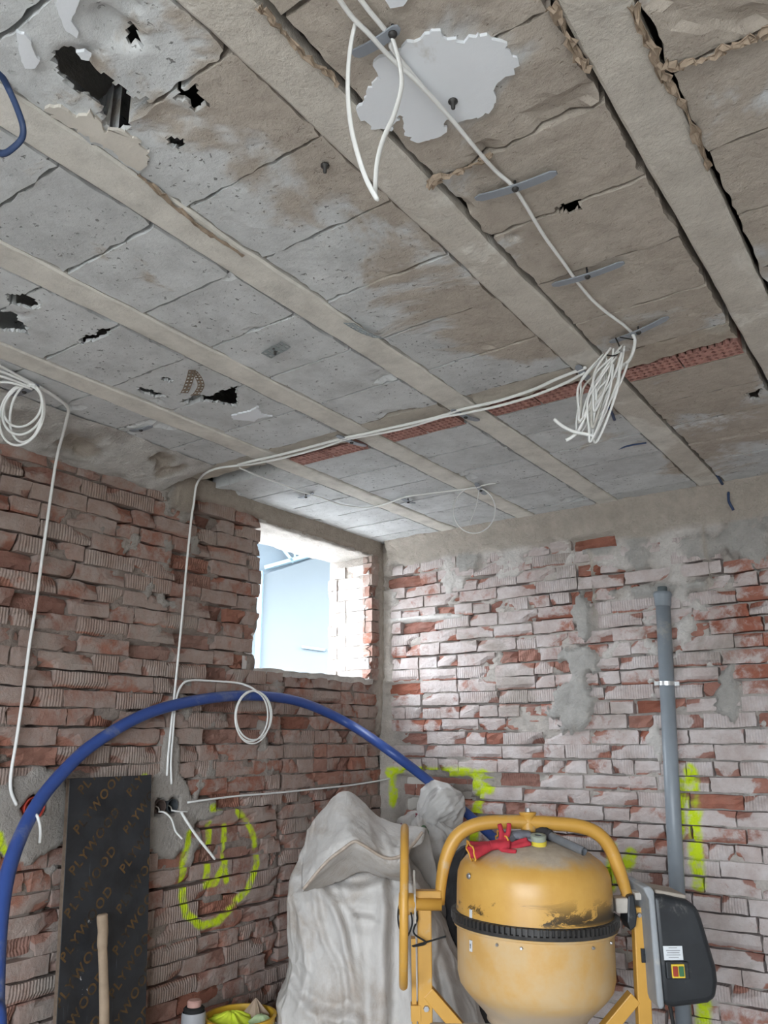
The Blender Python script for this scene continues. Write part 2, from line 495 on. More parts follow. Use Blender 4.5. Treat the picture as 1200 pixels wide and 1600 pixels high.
# ------------------------------------------------------------------ relief of the two brick walls
def relief_left(u, z):
    nf = fbm(u * 40, z * 40, 3); n = fbm(u * 11, z * 11, 5); lo = fbm(u * 2.0, z * 2.0, 9)
    h = -0.0145 + 0.013 * (nf - 0.5) + 0.006 * (n - 0.5)
    sm = lo * 0.55 + n * 0.45
    bias = 0.09 * sstep(2.2, 2.55, z) * sstep(2.9, 2.3, u) - 0.03 - 0.05 * sstep(1.2, 0.8, z)
    smear = sstep(0.60, 0.70, sm + bias)
    infill = sstep(3.33, 3.36, u) * (z < WZ0 + 0.02)
    smear = smear * (1 - 0.8 * infill)
    h = h * (1 - smear) + smear * (0.001 + 0.014 * (nf - 0.45))
    col = np.zeros(u.shape + (3,))
    col[..., 0] = smear * 0.9
    # grey patch round the socket boxes
    d = np.hypot((u - 2.575) / 0.155, (z - 1.245) / 0.19) + 0.5 * (fbm(u * 9, z * 9, 21) - 0.5)
    d2 = np.hypot((u - 2.56) / 0.06, (z - 1.45) / 0.16) + 0.5 * (n - 0.5)
    d3 = np.hypot((u - 2.78) / 0.13, (z - 1.24) / 0.05) + 0.6 * (n - 0.5)
    d4 = np.hypot((u - 1.90) / 0.20, (z - 1.28) / 0.17) + 0.6 * (n - 0.5)
    pt = np.maximum.reduce([sstep(1.05, 0.93, d), sstep(1.05, 0.9, d2), sstep(1.05, 0.9, d3), sstep(1.05, 0.9, d4)])
    h = h * (1 - pt) + pt * (0.007 + 0.003 * nf); col[..., 0] = np.maximum(col[..., 0], pt)
    for su in (2.52, 2.59):      # the two socket holes
        hole = sstep(0.036, 0.028, np.hypot(u - su, z - 1.272))
        h = h - 0.10 * hole
    h = h - 0.11 * sstep(0.047, 0.038, np.hypot(u - 1.904, z - 1.308))
    # thin plaster above the bricks, left of the pillar stub
    edge = 2.715 + 0.05 * (fbm(u * 5, z * 0, 31) - 0.5)
    led = sstep(edge - 0.012, edge + 0.014, z) * sstep(2.50, 2.46, u + 0.06 * (n - 0.5))
    h = h * (1 - led) + led * (0.012 + 0.02 * (n - 0.5) + 0.012 * nf)
    col[..., 0] = np.maximum(col[..., 0], led)
    # smooth band and lintel
    e2 = 2.735 - 0.015 * sstep(3.0, 3.15, u)
    ledge2 = sstep(2.48, 2.51, u) * sstep(e2 - 0.010, e2 + 0.010, z + 0.03 * (n - 0.5))
    stub = sstep(2.455, 2.47, u) * sstep(2.60, 2.585, u) * sstep(2.64, 2.655, z)
    ledge2 = np.maximum(ledge2, stub)
    h = h * (1 - ledge2) + ledge2 * (0.012 + 0.01 * nf + 0.02 * stub + 0.015 * sstep(2.73, 2.81, z)); col[..., 2] = ledge2; col[..., 0] *= (1 - ledge2)
    # mortar strip in the room corner
    cs = sstep(4.19, 4.225, u + 0.03 * (n - 0.5)) * sstep(1.4, 1.8, z)
    h = h * (1 - cs) + cs * (0.008 + 0.012 * nf); col[..., 2] = np.maximum(col[..., 2], cs)
    # seam beside the walled-up part, and the dark gap in it
    seam = np.exp(-((u - 3.335 - 0.008 * np.sin(z * 9)) / 0.012) ** 2) * (z < 1.78)
    h = h - 0.012 * infill - 0.02 * seam
    gap = sstep(0.035, 0.02, np.hypot((u - 3.36) / 1.6, z - 0.56))
    h = h - 0.09 * gap
    return h, col

def relief_back(u, z):
    nf = fbm(u * 42, z * 42, 43); n = fbm(u * 10, z * 10, 45); lo = fbm(u * 2.2, z * 2.2, 49)
    h = -0.0150 + 0.018 * (nf - 0.5) + 0.008 * (n - 0.5)
    sm = lo * 0.5 + n * 0.5
    bias = 0.10 * sstep(2.25, 2.6, z) - 0.03 * sstep(1.3, 0.9, z)
    smear = sstep(0.62, 0.72, sm + bias)
    h = h * (1 - smear) + smear * (0.000 + 0.015 * (nf - 0.45))
    col = np.zeros(u.shape + (3,))
    col[..., 1] = 0.15 + 0.5 * smear
    # plaster under the ceiling
    edge = 2.665 - 0.05 * sstep(-2.2, -1.4, u) + 0.06 * (fbm(u * 4, z * 0, 51) - 0.5)
    top = sstep(edge - 0.012, edge + 0.014, z)
    h = h * (1 - top) + top * (0.018 + 0.014 * nf + 0.07 * sstep(2.68, 2.81, z)); col[..., 2] = top
    # white band of plaster from the corner
    bz = 2.288 - 0.03 * (u + 2.6)
    band = np.exp(-((z - bz) / 0.02) ** 4) * sstep(-2.36, -2.46, u + 0.1 * (n - 0.5))
    h = h * (1 - band) + band * (0.010 + 0.006 * nf); col[..., 1] = np.maximum(col[..., 1], band)
    # rough grey cement dabs
    for (cu, cz, ru, rz) in ((-1.64, 2.18, 0.05, 0.14), (-1.66, 1.98, 0.09, 0.09), (-1.73, 1.72, 0.10, 0.13), (-2.33, 2.62, 0.09, 0.06), (-1.45, 2.60, 0.16, 0.05),
                             (-1.30, 2.50, 0.10, 0.05), (-1.00, 2.52, 0.16, 0.06), (-0.72, 2.50, 0.10, 0.10), (-1.18, 2.31, 0.30, 0.025), (-0.92, 1.72, 0.05, 0.16)):
        d = np.hypot((u - cu) / ru, (z - cz) / rz) + 2.2 * (n - 0.5) + 0.9 * (nf - 0.5)
        m = sstep(1.05, 0.85, d)
        h = h * (1 - m) + m * (0.008 + 0.022 * nf); col[..., 0] = np.maximum(col[..., 0], m * 0.9); col[..., 1] *= (1 - 0.8 * m)
    for cu, z0, z1 in ((-1.565, 2.2, 2.6), (-0.95, 2.3, 2.62)):     # old seams
        s = np.exp(-((u - cu) / 0.012) ** 2) * (z > z0) * (z < z1)
        h = h + 0.02 * s; col[..., 2] = np.maximum(col[..., 2], s)
    cs = sstep(-2.90, -2.945, u + 0.05 * (n - 0.5))
    h = h * (1 - cs) + cs * (0.006 + 0.014 * nf); col[..., 2] = np.maximum(col[..., 2], cs * 0.6)
    # niche hacked into the wall
    ni = sstep(-2.92, -2.895, u) * sstep(-2.385, -2.41, u + 0.03 * (n - 0.5)) * sstep(1.03, 1.05, z) * sstep(1.345, 1.325, z + 0.03 * (n - 0.5))
    h = h - 0.10 * ni; col *= (1 - ni)[..., None]
    return h, col

def relief_wall(name, fn, to3d, u0, u1, z1, cell, mat, hole=None, carve=()):
    us = np.arange(u0, u1 + cell * 0.5, cell); zs = np.arange(0, z1 + cell * 0.5, cell)
    us[-1] = u1
    if hole:        # grid lines exactly on the opening
        for v in hole[:2]: us[np.argmin(abs(us - v))] = v
        for v in hole[2:]: zs[np.argmin(abs(zs - v))] = v
    U, Z = np.meshgrid(us, zs)
    H, colr = fn(U, Z)
    crack = sstep(0.44, 0.53, fbm(U * 4.5, Z * 13, 2)) * sstep(-0.002, -0.008, H)      # joints raked out here and there
    H = H - 0.045 * crack
    for (bu, bz, bl_, bh_, bp_, bv_) in carve:      # broken bricks sit in open pockets
        i0, i1 = np.searchsorted(us, (bu - bl_ / 2, bu + bl_ / 2)); j0, j1 = np.searchsorted(zs, (bz - bh_ / 2, bz + bh_ / 2))
        H[j0:j1, i0:i1] = np.minimum(H[j0:j1, i0:i1], -0.075)
    V = to3d(U, Z, H)
    mask = None
    if hole:
        uc = (us[:-1] + us[1:]) / 2; zc = (zs[:-1] + zs[1:]) / 2
        UC, ZC_ = np.meshgrid(uc, zc)
        mask = ~((UC > hole[0]) & (UC < hole[1]) & (ZC_ > hole[2]) & (ZC_ < hole[3]))
    o = link(name, grid_mesh(name, V, mask, mat, True, color=colr))
    return tag(o, kind='structure')
# ------------------------------------------------------------------ bricks
def brick_meshes(nu, count, mat, seed, prefix):
    """unit bricks: length 1 (local x), depth 1 (local y, front at y=0, body behind), height 1 (local z)"""
    rs = np.random.RandomState(seed)
    out = []
    for q in range(count):
        us = np.linspace(-0.5, 0.5, nu); zs = np.array([-0.5, -0.12, 0.2, 0.5])
        R, Cn = len(zs), nu
        V = np.zeros((R, Cn, 3)); chip = np.zeros((R, Cn))
        V[..., 0] = us[None, :]; V[..., 2] = zs[:, None]
        V[1:-1, :, 0] += rs.uniform(-0.01, 0.01, (R - 2, Cn)); V[:, 1:-1, 0] += rs.uniform(-.3, .3, (R, Cn - 2)) / nu
        V[..., 1] = rs.uniform(0.0, 0.02, (R, Cn))
        edge = np.zeros((R, Cn), bool); edge[0] = edge[-1] = True; edge[:, 0] = edge[:, -1] = True
        V[edge, 1] += rs.uniform(0.0, 0.05, edge.sum())
        V[0, :, 2] += rs.uniform(-0.03, 0.065, Cn); V[-1, :, 2] -= rs.uniform(-0.03, 0.05, Cn)
        V[:, 0, 0] += rs.uniform(-0.012, 0.016, R); V[:, -1, 0] -= rs.uniform(-0.012, 0.016, R)
        mode = q % 6
        for _ in range((0, 1, 2, 0, 1, 1)[mode]):       # chipped corners
            i = rs.choice([0, R - 1]); j = rs.choice([0, Cn - 1])
            for a in range(R):
                for b in range(Cn):
                    w = max(0, 1 - math.hypot((a - i) / 2.2, (b - j) / (0.35 * Cn)))
                    if w > 0: V[a, b, 1] += 0.38 * w * rs.uniform(0.6, 1.3); chip[a, b] = max(chip[a, b], min(1, w * 1.6))
        if mode == 3:               # long spall along one edge
            i = rs.choice([0, R - 1])
            V[i, :, 1] += rs.uniform(0.05, 0.30, Cn); chip[i, :] = 0.75
        if mode == 5 and q % 12 == 11:   # whole face broken off
            V[..., 1] += rs.uniform(0.12, 0.38, (R, Cn)); chip[:] = 1
        vs = [tuple(p) for p in V.reshape(-1, 3)]
        k = len(vs)
        ring = [(0, j) for j in range(Cn)] + [(i, Cn - 1) for i in range(1, R)] + [(R - 1, j) for j in range(Cn - 2, -1, -1)] + [(i, 0) for i in range(R - 2, 0, -1)]
        fs = [(i * Cn + j, i * Cn + j + 1, (i + 1) * Cn + j + 1, (i + 1) * Cn + j) for i in range(R - 1) for j in range(Cn - 1)]
        for (i, j) in ring: vs.append((V[i, j, 0], 1.0, V[i, j, 2]))
        n = len(ring)
        for a in range(n):
            b = (a + 1) % n
            fs.append((ring[b][0] * Cn + ring[b][1], ring[a][0] * Cn + ring[a][1], k + a, k + b))
        me = bpy.data.meshes.new(prefix)
        me.from_pydata(vs, [], fs)
        me.materials.append(mat)
        at = me.attributes.new('chip', 'FLOAT', 'POINT')
        ch = np.zeros(len(vs), np.float32); ch[:k] = chip.ravel()
        for a, (i, j) in enumerate(ring): ch[k + a] = 0.25
        at.data.foreach_set('value', ch)
        me.update()
        out.append((me, np.array(vs), fs, ch))
    return out

def project(p):
    d = Vector(p) - CAM
    z = d.dot(FWD)
    if z < 0.2: return None
    return 600 + 1250 * d.dot(RIGHT) / z, 800 - 1250 * d.dot(UP) / z, z

def lay_bricks(parent, bricks, mat, frame, seed, limit=300):
    """bricks: (u, z, length, height, push_in, variant or None); frame(u, z, push) -> location, rotation about z"""
    rs = random.Random(seed)
    long_v = brick_meshes(6, 24, mat, seed, 'brick'); short_v = brick_meshes(4, 24, mat, seed + 1, 'brick')
    ranked = []
    for b in bricks:
        loc, rz = frame(b[0], b[1], b[4])
        q = project(loc)
        seen = q is not None and -20 < q[0] < 1220 and -20 < q[1] < 1615
        ranked.append((b[2] * b[3] / q[2] ** 2 if seen else 0, b, loc, rz))
    ranked.sort(key=lambda t: -t[0])
    rest_v, rest_f, rest_c = [], [], []; k = 0
    for n, (sc, b, loc, rz) in enumerate(ranked):
        pool = long_v if b[2] > 0.17 else short_v
        me, vs, fs, ch = pool[b[5] if b[5] is not None else rs.randrange(len(pool))]
        flip = rs.choice((1, -1)); dep = 0.075
        ry = rs.uniform(-0.012, 0.012)
        if n < limit and sc > 0:
            o = link('brick', me, parent)
            o.location = loc; o.rotation_euler = (0, ry, rz)
            o.scale = (b[2], dep, b[3])
        else:
            a = vs * np.array([b[2], dep, b[3]])
            c, s = math.cos(rz), math.sin(rz)
            w = np.stack([a[:, 0] * c - a[:, 1] * s + loc[0], a[:, 0] * s + a[:, 1] * c + loc[1], a[:, 2] + loc[2]], -1)
            rest_v += w.tolist(); rest_f += [tuple(i + k for i in f) for f in fs]; rest_c += ch.tolist(); k += len(vs)
    if rest_v:
        me = bpy.data.meshes.new('brickwork')
        me.from_pydata(rest_v, [], rest_f); me.materials.append(mat)
        me.attributes.new('chip', 'FLOAT', 'POINT').data.foreach_set('value', np.array(rest_c, np.float32))
        o = link('brickwork', me, parent); o['kind'] = 'stuff'

CH = 0.0755; BH = 0.0690
def course(rs, u0, u1, mode):
    out = []; u = u0
    while u < u1 - 0.03:
        if mode == 'S': l = 0.25 if rs.random() < 0.82 else 0.12
        elif mode == 'H': l = 0.12 if rs.random() < 0.9 else 0.25
        else: l = 0.25 if rs.random() < 0.55 else rs.choice((0.12, 0.12, 0.18))
        l += rs.uniform(-0.012, 0.012)
        l = min(l, u1 - u)
        if l > 0.035: out.append((u + l / 2, l))
        u += l + rs.uniform(0.004, 0.011)
    return out

rs = random.Random(11)
bl = []
for k in range(int(2.72 / CH)):
    z = 0.03 + CH * k + 0.032
    inwin = z > WZ0 - 0.02
    spans = []
    if inwin:
        spans.append((0.55 + rs.uniform(0, 0.2), WY0 + rs.uniform(-0.012, 0.016), 'M', 0))
        spans.append((WY1 + rs.uniform(-0.01, 0.01), 4.245, 'H', 0))
    else:
        spans.append((0.55 + rs.uniform(0, 0.2), 3.325, 'S' if k % 2 else 'M', 0))
        spans.append((3.345, 4.245, 'S' if k % 2 else 'H', 0.010))
    for (a, b, mode, pin) in spans:
        for (u, l) in course(rs, a, b, mode):
            push = pin + rs.uniform(-0.004, 0.005); var = None; hh = BH + rs.uniform(-0.004, 0.003)
            r = rs.random()
            if r < 0.045: push += rs.uniform(0.012, 0.03); var = rs.choice((11, 23))
            chase = 2.79 + (1.9 - z) * 0.10       # hacked toothing running down the wall left of the window
            if z > 1.55 and abs(u - chase) < 0.10 and k % 2 == 0 and l < 0.3: push += 0.03; var = 11
            hc, _ = relief_left(np.array([u - l * .3, u, u + l * .3]), np.array([z, z, z]))
            if (hc > 0.0075).all(): continue
            if hc.min() < -0.05: continue
            bl.append((u, z + rs.uniform(-0.003, 0.003), l, hh, push, var))

rs = random.Random(23)
bb = []
for k in range(int(2.70 / CH)):
    z = 0.02 + CH * k + 0.032
    for (u, l) in course(rs, XL + 0.01 + rs.uniform(0, 0.05), 0.9, ('S', 'M', 'H', 'M')[k % 4]):
        push = rs.uniform(-0.005, 0.005); var = None; hh = BH + rs.uniform(-0.006, 0.002)
        if rs.random() < 0.035: push += rs.uniform(0.012, 0.03); var = rs.choice((11, 23))
        hc, _ = relief_back(np.array([u - l * .3, u, u + l * .3]), np.array([z, z, z]))
        if (hc > 0.008).all(): continue
        if hc.min() < -0.05:
            if rs.random() < 0.2: continue
            push += 0.085; var = 11
        bb.append((u, z + rs.uniform(-0.003, 0.003), l, hh, push, var))

wall_left = relief_wall('wall_left', relief_left, lambda u, z, h: np.stack([XL + h, u, z], -1), YF, YB + 0.02, ZC + 0.02, 0.016, M_WALL_L, (WY0, WY1, WZ0, WZ1), [b for b in bl if b[5] in (11, 23)])
wall_back = relief_wall('wall_back', relief_back, lambda u, z, h: np.stack([u, YB - h, z], -1), XL - 0.02, XR, ZC + 0.02, 0.016, M_WALL_B, None, [b for b in bb if b[5] in (11, 23) and b[4] < 0.07])
# solid body behind the relief (keeps daylight out of the masonry)
body = MB()
for (a, b, c, d) in ((YF - 0.3, WY0 - 0.03, 0, 3.1), (WY1 + 0.03, YB + 0.5, 0, 3.1), (WY0 - 0.03, WY1 + 0.03, 0, WZ0 - 0.03), (WY0 - 0.03, WY1 + 0.03, WZ1 + 0.03, 3.1)):
    body.box((XL - 0.13 - (WT - 0.13) / 2, (a + b) / 2, (c + d) / 2), (WT - 0.13, b - a, d - c))
body.build('wall_core', M_PLAIN_WALL, wall_left)
MB().box(((XL + XR) / 2, YB + 0.25, 1.55), (XR - XL + 1.0, 0.24, 3.1)).build('wall_core', M_PLAIN_WALL, wall_back)


lay_bricks(wall_left, bl, M_BRICK_L, lambda u, z, p: ((XL - p, u, z), math.pi / 2), 101)
lay_bricks(wall_back, bb, M_BRICK_B, lambda u, z, p: ((u, YB + p, z), 0.0), 201)

# sloping plaster cove between the left wall and the ceiling, broken off towards the window
cu = np.linspace(0.4, 2.47, 150); cv = np.linspace(0, 1, 26)
CU, CV = np.meshgrid(cu, cv)
cn_ = fbm(CU * 9, CV * 2.2, 131); cf_ = fbm(CU * 34, CV * 9, 133)
brk = 0.05 * sstep(0.52, 0.68, fbm(CU * 5, CV * 1.3, 135)) * sstep(1.0, 0.6, CV)
off = 0.004 + (0.29 + 0.03 * (fbm(CU * 4, CU * 0, 137) - 0.5)) * CV - 0.012 * cf_ - brk * 0.6
zz_ = 2.715 + 0.03 * (fbm(CU * 6, CU * 0, 139) - 0.5) * (1 - CV) + 0.088 * CV ** 1.2 + 0.012 * (cn_ - 0.5) + 0.010 * (cf_ - 0.5) + brk * 0.7
end = sstep(2.40, 2.47, CU + 0.05 * (cn_ - 0.5)); zz_ = zz_ + end * 0.06 * (1 - CV)
zz_ = np.minimum(zz_, ZC + 0.004)
ccol = np.zeros(CU.shape + (3,)); ccol[..., 0] = 1.0
ccol[..., 1] = 0.85 * sstep(0.40, 0.55, fbm(CU * 5, CV * 1.5, 141)) * (1 - sstep(0.001, 0.02, brk)); ccol[..., 2] = sstep(0.001, 0.02, brk) * 0.8
link('plaster_cove', grid_mesh('plaster_cove', np.stack([XL + off, CU, zz_], -1), None, M_WALL_L, True, color=ccol), wall_left)

# ------------------------------------------------------------------ window opening: hacked brick jambs, sill, lintel
M_JAMB = brick_material('brick_jamb', [(0.0, (0.45, 0.24, 0.18)), (0.5, (0.52, 0.33, 0.27)), (1.0, (0.42, 0.25, 0.2))],
    [(0.3, (0.66, 0.61, 0.58)), (0.7, (0.78, 0.76, 0.74))], 0.24, 0.40, SPRAY_L, None, film_max=0.9)  # film whitened to imitate window glare on the reveal
win = empty('window_1', (XL, (WY0 + WY1) / 2, WZ0), kind='structure')
wo = Vector(win.location)
rs = random.Random(5)
jm = brick_meshes(6, 8, M_JAMB, 77, 'jamb_brick')
for side in (0, 1):
    yy = WY1 if side else WY0
    for k in range(int((WZ1 - WZ0) / CH) + 1):
        z = WZ0 + 0.03 + CH * k
        if z > WZ1 - 0.02: break
        x = XL - 0.03
        while x > XL - WT + 0.03:
            l = min(rs.choice((0.25, 0.12, 0.18)), x - (XL - WT) )
            me = jm[rs.randrange(8)][0]
            o = link('jamb_brick', me, win)
            push = rs.uniform(-0.004, 0.006)
            o.location = Vector((x - l / 2, yy + (push if side else -push), z)) - wo
            o.rotation_euler = (0, 0, 0.0 if side else math.pi)
            o.scale = (l, 0.075, BH)
            x -= l + 0.011
    MB().box(((XL - WT / 2 - 0.025) - wo.x, yy + (0.05 if side else -0.05) - wo.y, (WZ0 + WZ1) / 2 - wo.z), (WT - 0.05, 0.07, WZ1 - WZ0)).build('jamb_mortar', M_WALL_B, win)
def slab_relief(name, z, down, parent, mat, seed):
    us = np.linspace(XL - WT, XL - 0.002, 20); ys = np.linspace(WY0 - 0.02, WY1 + 0.02, 50)
    X, Y = np.meshgrid(us, ys)
    Z = z + (fbm(X * 14, Y * 14, seed) - 0.5) * 0.03
    lip = 0.035 * (1 if down else -1)
    Z[:, -1] += lip; Z[:, -2] += lip * 0.12; X[:, -1] = XL - 0.010; X[:, -2] = XL - 0.002 + 0.012 * (fbm(Y[:, -2] * 20, Y[:, -2] * 0, seed) - 0.5)
    V = np.stack([X - wo.x, Y - wo.y, Z - wo.z], -1)
    link(name, grid_mesh(name, V, None, mat, True, color=np.tile(np.array([0, .5, .2]), X.shape + (1,))), parent)
slab_relief('sill', WZ0 + 0.010, False, win, M_WALL_B, 61)
slab_relief('lintel', WZ1 - 0.006, True, win, M_WALL_B, 62)

# ------------------------------------------------------------------ ceiling: beams, filler units, hollow bricks
ceiling = tag(MB().box(((XL + XR) / 2, (YF + YB) / 2, ZC + 0.30), (XR - XL + 0.6, YB - YF + 0.6, 0.10)).build('ceiling_shade_slab', M_SLAB), kind='structure')
# edge strips that close the cavity above the units
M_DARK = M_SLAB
BEAMS = [-2.43, -1.905, -1.412, -0.872, -0.330, 0.210, 0.750, 1.29, 1.83, 2.37]
BW = 0.112
HOLES = [
    [(-1.204, 0.641, 2.805), (-1.180, 0.650, 2.805), (-1.185, 0.678, 2.805), (-1.179, 0.714, 2.805), (-1.166, 0.743, 2.805), (-1.183, 0.800, 2.805), (-1.139, 0.821, 2.805), (-1.183, 0.832, 2.805), (-1.214, 0.836, 2.805), (-1.265, 0.849, 2.805), (-1.293, 0.816, 2.805), (-1.248, 0.773, 2.805), (-1.249, 0.723, 2.805), (-1.248, 0.676, 2.805)],
    [(-1.084, 0.840, 2.805), (-1.050, 0.846, 2.805), (-1.061, 0.910, 2.805), (-1.094, 0.891, 2.805), (-1.108, 0.852, 2.805)],
    [(-1.048, 0.682, 2.805), (-1.047, 0.707, 2.805), (-1.055, 0.725, 2.805), (-1.075, 0.729, 2.805), (-1.090, 0.711, 2.805), (-1.067, 0.703, 2.805)],
    [(-1.206, 0.914, 2.805), (-1.173, 0.935, 2.805), (-1.198, 0.948, 2.805), (-1.227, 0.932, 2.805)],
    [(-2.082, 1.058, 2.805), (-2.040, 1.088, 2.805), (-2.052, 1.149, 2.805), (-2.082, 1.164, 2.805), (-2.111, 1.130, 2.805), (-2.112, 1.084, 2.805)],
    [(-2.226, 1.065, 2.805), (-2.170, 1.124, 2.805), (-2.206, 1.203, 2.805), (-2.246, 1.241, 2.805), (-2.273, 1.196, 2.805), (-2.339, 1.128, 2.805)],
    [(-2.156, 1.352, 2.805), (-2.038, 1.354, 2.805), (-1.999, 1.372, 2.805), (-2.061, 1.389, 2.805), (-2.166, 1.378, 2.805)],
    [(-2.297, 1.691, 2.805), (-2.271, 1.737, 2.805), (-2.273, 1.821, 2.805), (-2.326, 1.797, 2.805), (-2.317, 1.725, 2.805)],
    [(-2.148, 1.685, 2.805), (-2.140, 1.737, 2.805), (-2.173, 1.760, 2.805), (-2.172, 1.714, 2.805)],
    [(-2.277, 1.877, 2.805), (-2.161, 1.872, 2.805), (-2.140, 1.917, 2.805), (-2.063, 1.893, 2.805), (-1.987, 1.907, 2.805), (-2.055, 1.971, 2.805), (-2.124, 2.040, 2.805), (-2.153, 1.996, 2.805), (-2.176, 1.935, 2.805), (-2.264, 1.917, 2.805)],
    [(-0.482, 3.073, 2.805), (-0.414, 3.058, 2.805), (-0.451, 3.168, 2.805), (-0.479, 3.134, 2.805)],
    [(-0.621, 1.623, 2.805), (-0.553, 1.642, 2.805), (-0.575, 1.668, 2.805), (-0.609, 1.650, 2.805)],
]
DENTS = [      # broken shells that stay in place but sit deeper in the unit
    ([(-1.202, 0.639, 2.805), (-1.177, 0.642, 2.805), (-1.134, 0.696, 2.805), (-1.174, 0.710, 2.805), (-1.207, 0.691, 2.805), (-1.223, 0.668, 2.805)], 0.014),
    ([(-1.069, 0.622, 2.805), (-1.041, 0.641, 2.805), (-1.035, 0.685, 2.805), (-1.050, 0.718, 2.805), (-1.081, 0.714, 2.805), (-1.102, 0.695, 2.805), (-1.094, 0.653, 2.805)], 0.020),
    ([(-1.248, 0.859, 2.805), (-1.146, 0.843, 2.805), (-1.098, 0.878, 2.805), (-1.121, 0.915, 2.805), (-1.170, 0.915, 2.805), (-1.250, 0.904, 2.805)], 0.006),
]

def unit_mesh(name, x0, x1, y0, y1, mat, seed, rough=0.004, zoff=0.0, cell=None, smooth=False, ragged=0.010):
    """one filler unit: rough underside with broken-through holes, sides up into the cavity"""
    hol = [h for h in HOLES if max(p[0] for p in h) > x0 and min(p[0] for p in h) < x1 and max(p[1] for p in h) > y0 and min(p[1] for p in h) < y1]
    den = [d for d in DENTS if max(p[0] for p in d[0]) > x0 and min(p[0] for p in d[0]) < x1 and max(p[1] for p in d[0]) > y0 and min(p[1] for p in d[0]) < y1]
    c = 0.0085 if (hol or den) else (cell or 0.03)
    nx = max(4, int((x1 - x0) / c)); ny = max(4, int((y1 - y0) / c))
    X, Y = np.meshgrid(np.linspace(x0, x1, nx + 1), np.linspace(y0, y1, ny + 1))
    # ragged outline
    ex = np.minimum(X - x0, x1 - X); ey = np.minimum(Y - y0, y1 - Y)
    jx = (fbm(Y * 30 + 5, X * 0 + seed, 7) - 0.5) * 2 * ragged; jy = (fbm(X * 30 + 5, Y * 0 + seed, 8) - 0.5) * 2 * ragged
    Z = ZC + zoff + (fbm(X * 12, Y * 12, seed) - 0.5) * 2 * rough + (fbm(X * 50, Y * 50, seed + 3) - 0.5) * rough
    big = fbm(X * 6, Y * 6, seed + 11)
    Z = Z + 0.018 * sstep(0.72, 0.80, big) * sstep(0.10, 0.02, np.minimum(ex, ey))
    for d, dep in den:
        wx = X + (fbm(X * 30, Y * 30, 70) - 0.5) * 0.02; wy = Y + (fbm(X * 30, Y * 30, 71) - 0.5) * 0.02
        m = in_poly(wx, wy, d).astype(float)
        for _ in range(2):
            mp = np.pad(m, 1, mode='edge'); m = (mp[:-2, 1:-1] + mp[2:, 1:-1] + mp[1:-1, :-2] + mp[1:-1, 2:] + m) / 5
        Z = Z + dep * m * (0.7 + 0.6 * fbm(X * 25, Y * 25, 72))
    Xj = X + np.where(X - x0 < x1 - X, jx, jx) * sstep(0.03, 0.0, ex); Yj = Y + jy * sstep(0.03, 0.0, ey)
    mask = np.ones((ny, nx), bool)
    if hol:
        xc = (X[:-1, :-1] + X[1:, 1:]) / 2; yc = (Y[:-1, :-1] + Y[1:, 1:]) / 2
        wx = xc + (fbm(xc * 40, yc * 40, 80) - 0.5) * 0.022; wy = yc + (fbm(xc * 40, yc * 40, 81) - 0.5) * 0.022
        for h in hol: mask &= ~in_poly(wx, wy, h)
    cx, cy = (x0 + x1) / 2, (y0 + y1) / 2
    V = np.stack([Xj - cx, Yj - cy, Z - ZC], -1).reshape(-1, 3)
    idx = np.arange((nx + 1) * (ny + 1)).reshape(ny + 1, nx + 1)
    q = np.stack([idx[:-1, :-1], idx[1:, :-1], idx[1:, 1:], idx[:-1, 1:]], -1)[mask].tolist()
    # extrude every open border upwards
    cnt = {}
    for f in q:
        for a in range(4):
            e = (f[a], f[(a + 1) % 4]); key = (min(e), max(e))
            cnt[key] = None if key in cnt else e
    vs = V.tolist(); up = {}
    outer = set(idx[0]) | set(idx[-1]) | set(idx[:, 0]) | set(idx[:, -1])
    def lift(i):
        if i not in up:
            p = vs[i]; up[i] = len(vs)
            if i in outer: vs.append([p[0] * 1.006, p[1] * 1.006, 0.12])
            else: vs.append([p[0] + random.uniform(-.006, .006), p[1] + random.uniform(-.006, .006), p[2] + random.uniform(0.008, 0.013)])
        return up[i]
    for e in cnt.values():
        if e is not None: q.append([e[1], e[0], lift(e[0]), lift(e[1])])
    me = bpy.data.meshes.new(name)
    me.from_pydata(vs, [], q); me.materials.append(mat)
    if smooth or hol or den:
        me.polygons.foreach_set('use_smooth', [True] * len(me.polygons))
        me.set_sharp_from_angle(angle=0.75)
    me.update()
    return me, (cx, cy, ZC)

co = Vector(ceiling.location)
def ceil_part(name, me, loc):
    return link(name, me, ceiling, Vector(loc) - co)

# beams (inverted tees whose lower flange shows)
for bi, bx in enumerate(BEAMS):
    ys = np.linspace(YF + 0.02, YB - 0.02, 150)
    sec = [(-0.5, 0.035), (-0.5, 0.004), (-0.44, 0.0), (-0.15, -0.001), (0.15, 0.0), (0.44, 0.0), (0.5, 0.004), (0.5, 0.035), (0.2, 0.05), (0.2, 0.25), (-0.2, 0.25), (-0.2, 0.05)]
    V = np.zeros((len(ys), len(sec) + 1, 3))
    for j, (a, zz) in enumerate(sec + [sec[0]]):
        V[:, j, 0] = bx + a * BW + (fbm(ys * 7, ys * 0 + bi * 3 + (1 if a > 0 else 0), 90) - 0.5) * (0.012 if abs(a) > 0.4 else 0)
        V[:, j, 1] = ys
        V[:, j, 2] = ZC + zz + (fbm(ys * 16, ys * 0 + a * 5 + bi, 91) - 0.5) * 0.006 * (zz < 0.1) - 0.003
    V -= np.array([bx, 0, ZC])
    ceil_part('ceiling_beam', grid_mesh('ceiling_beam', V, None, M_BEAM, False), (bx, 0, ZC))

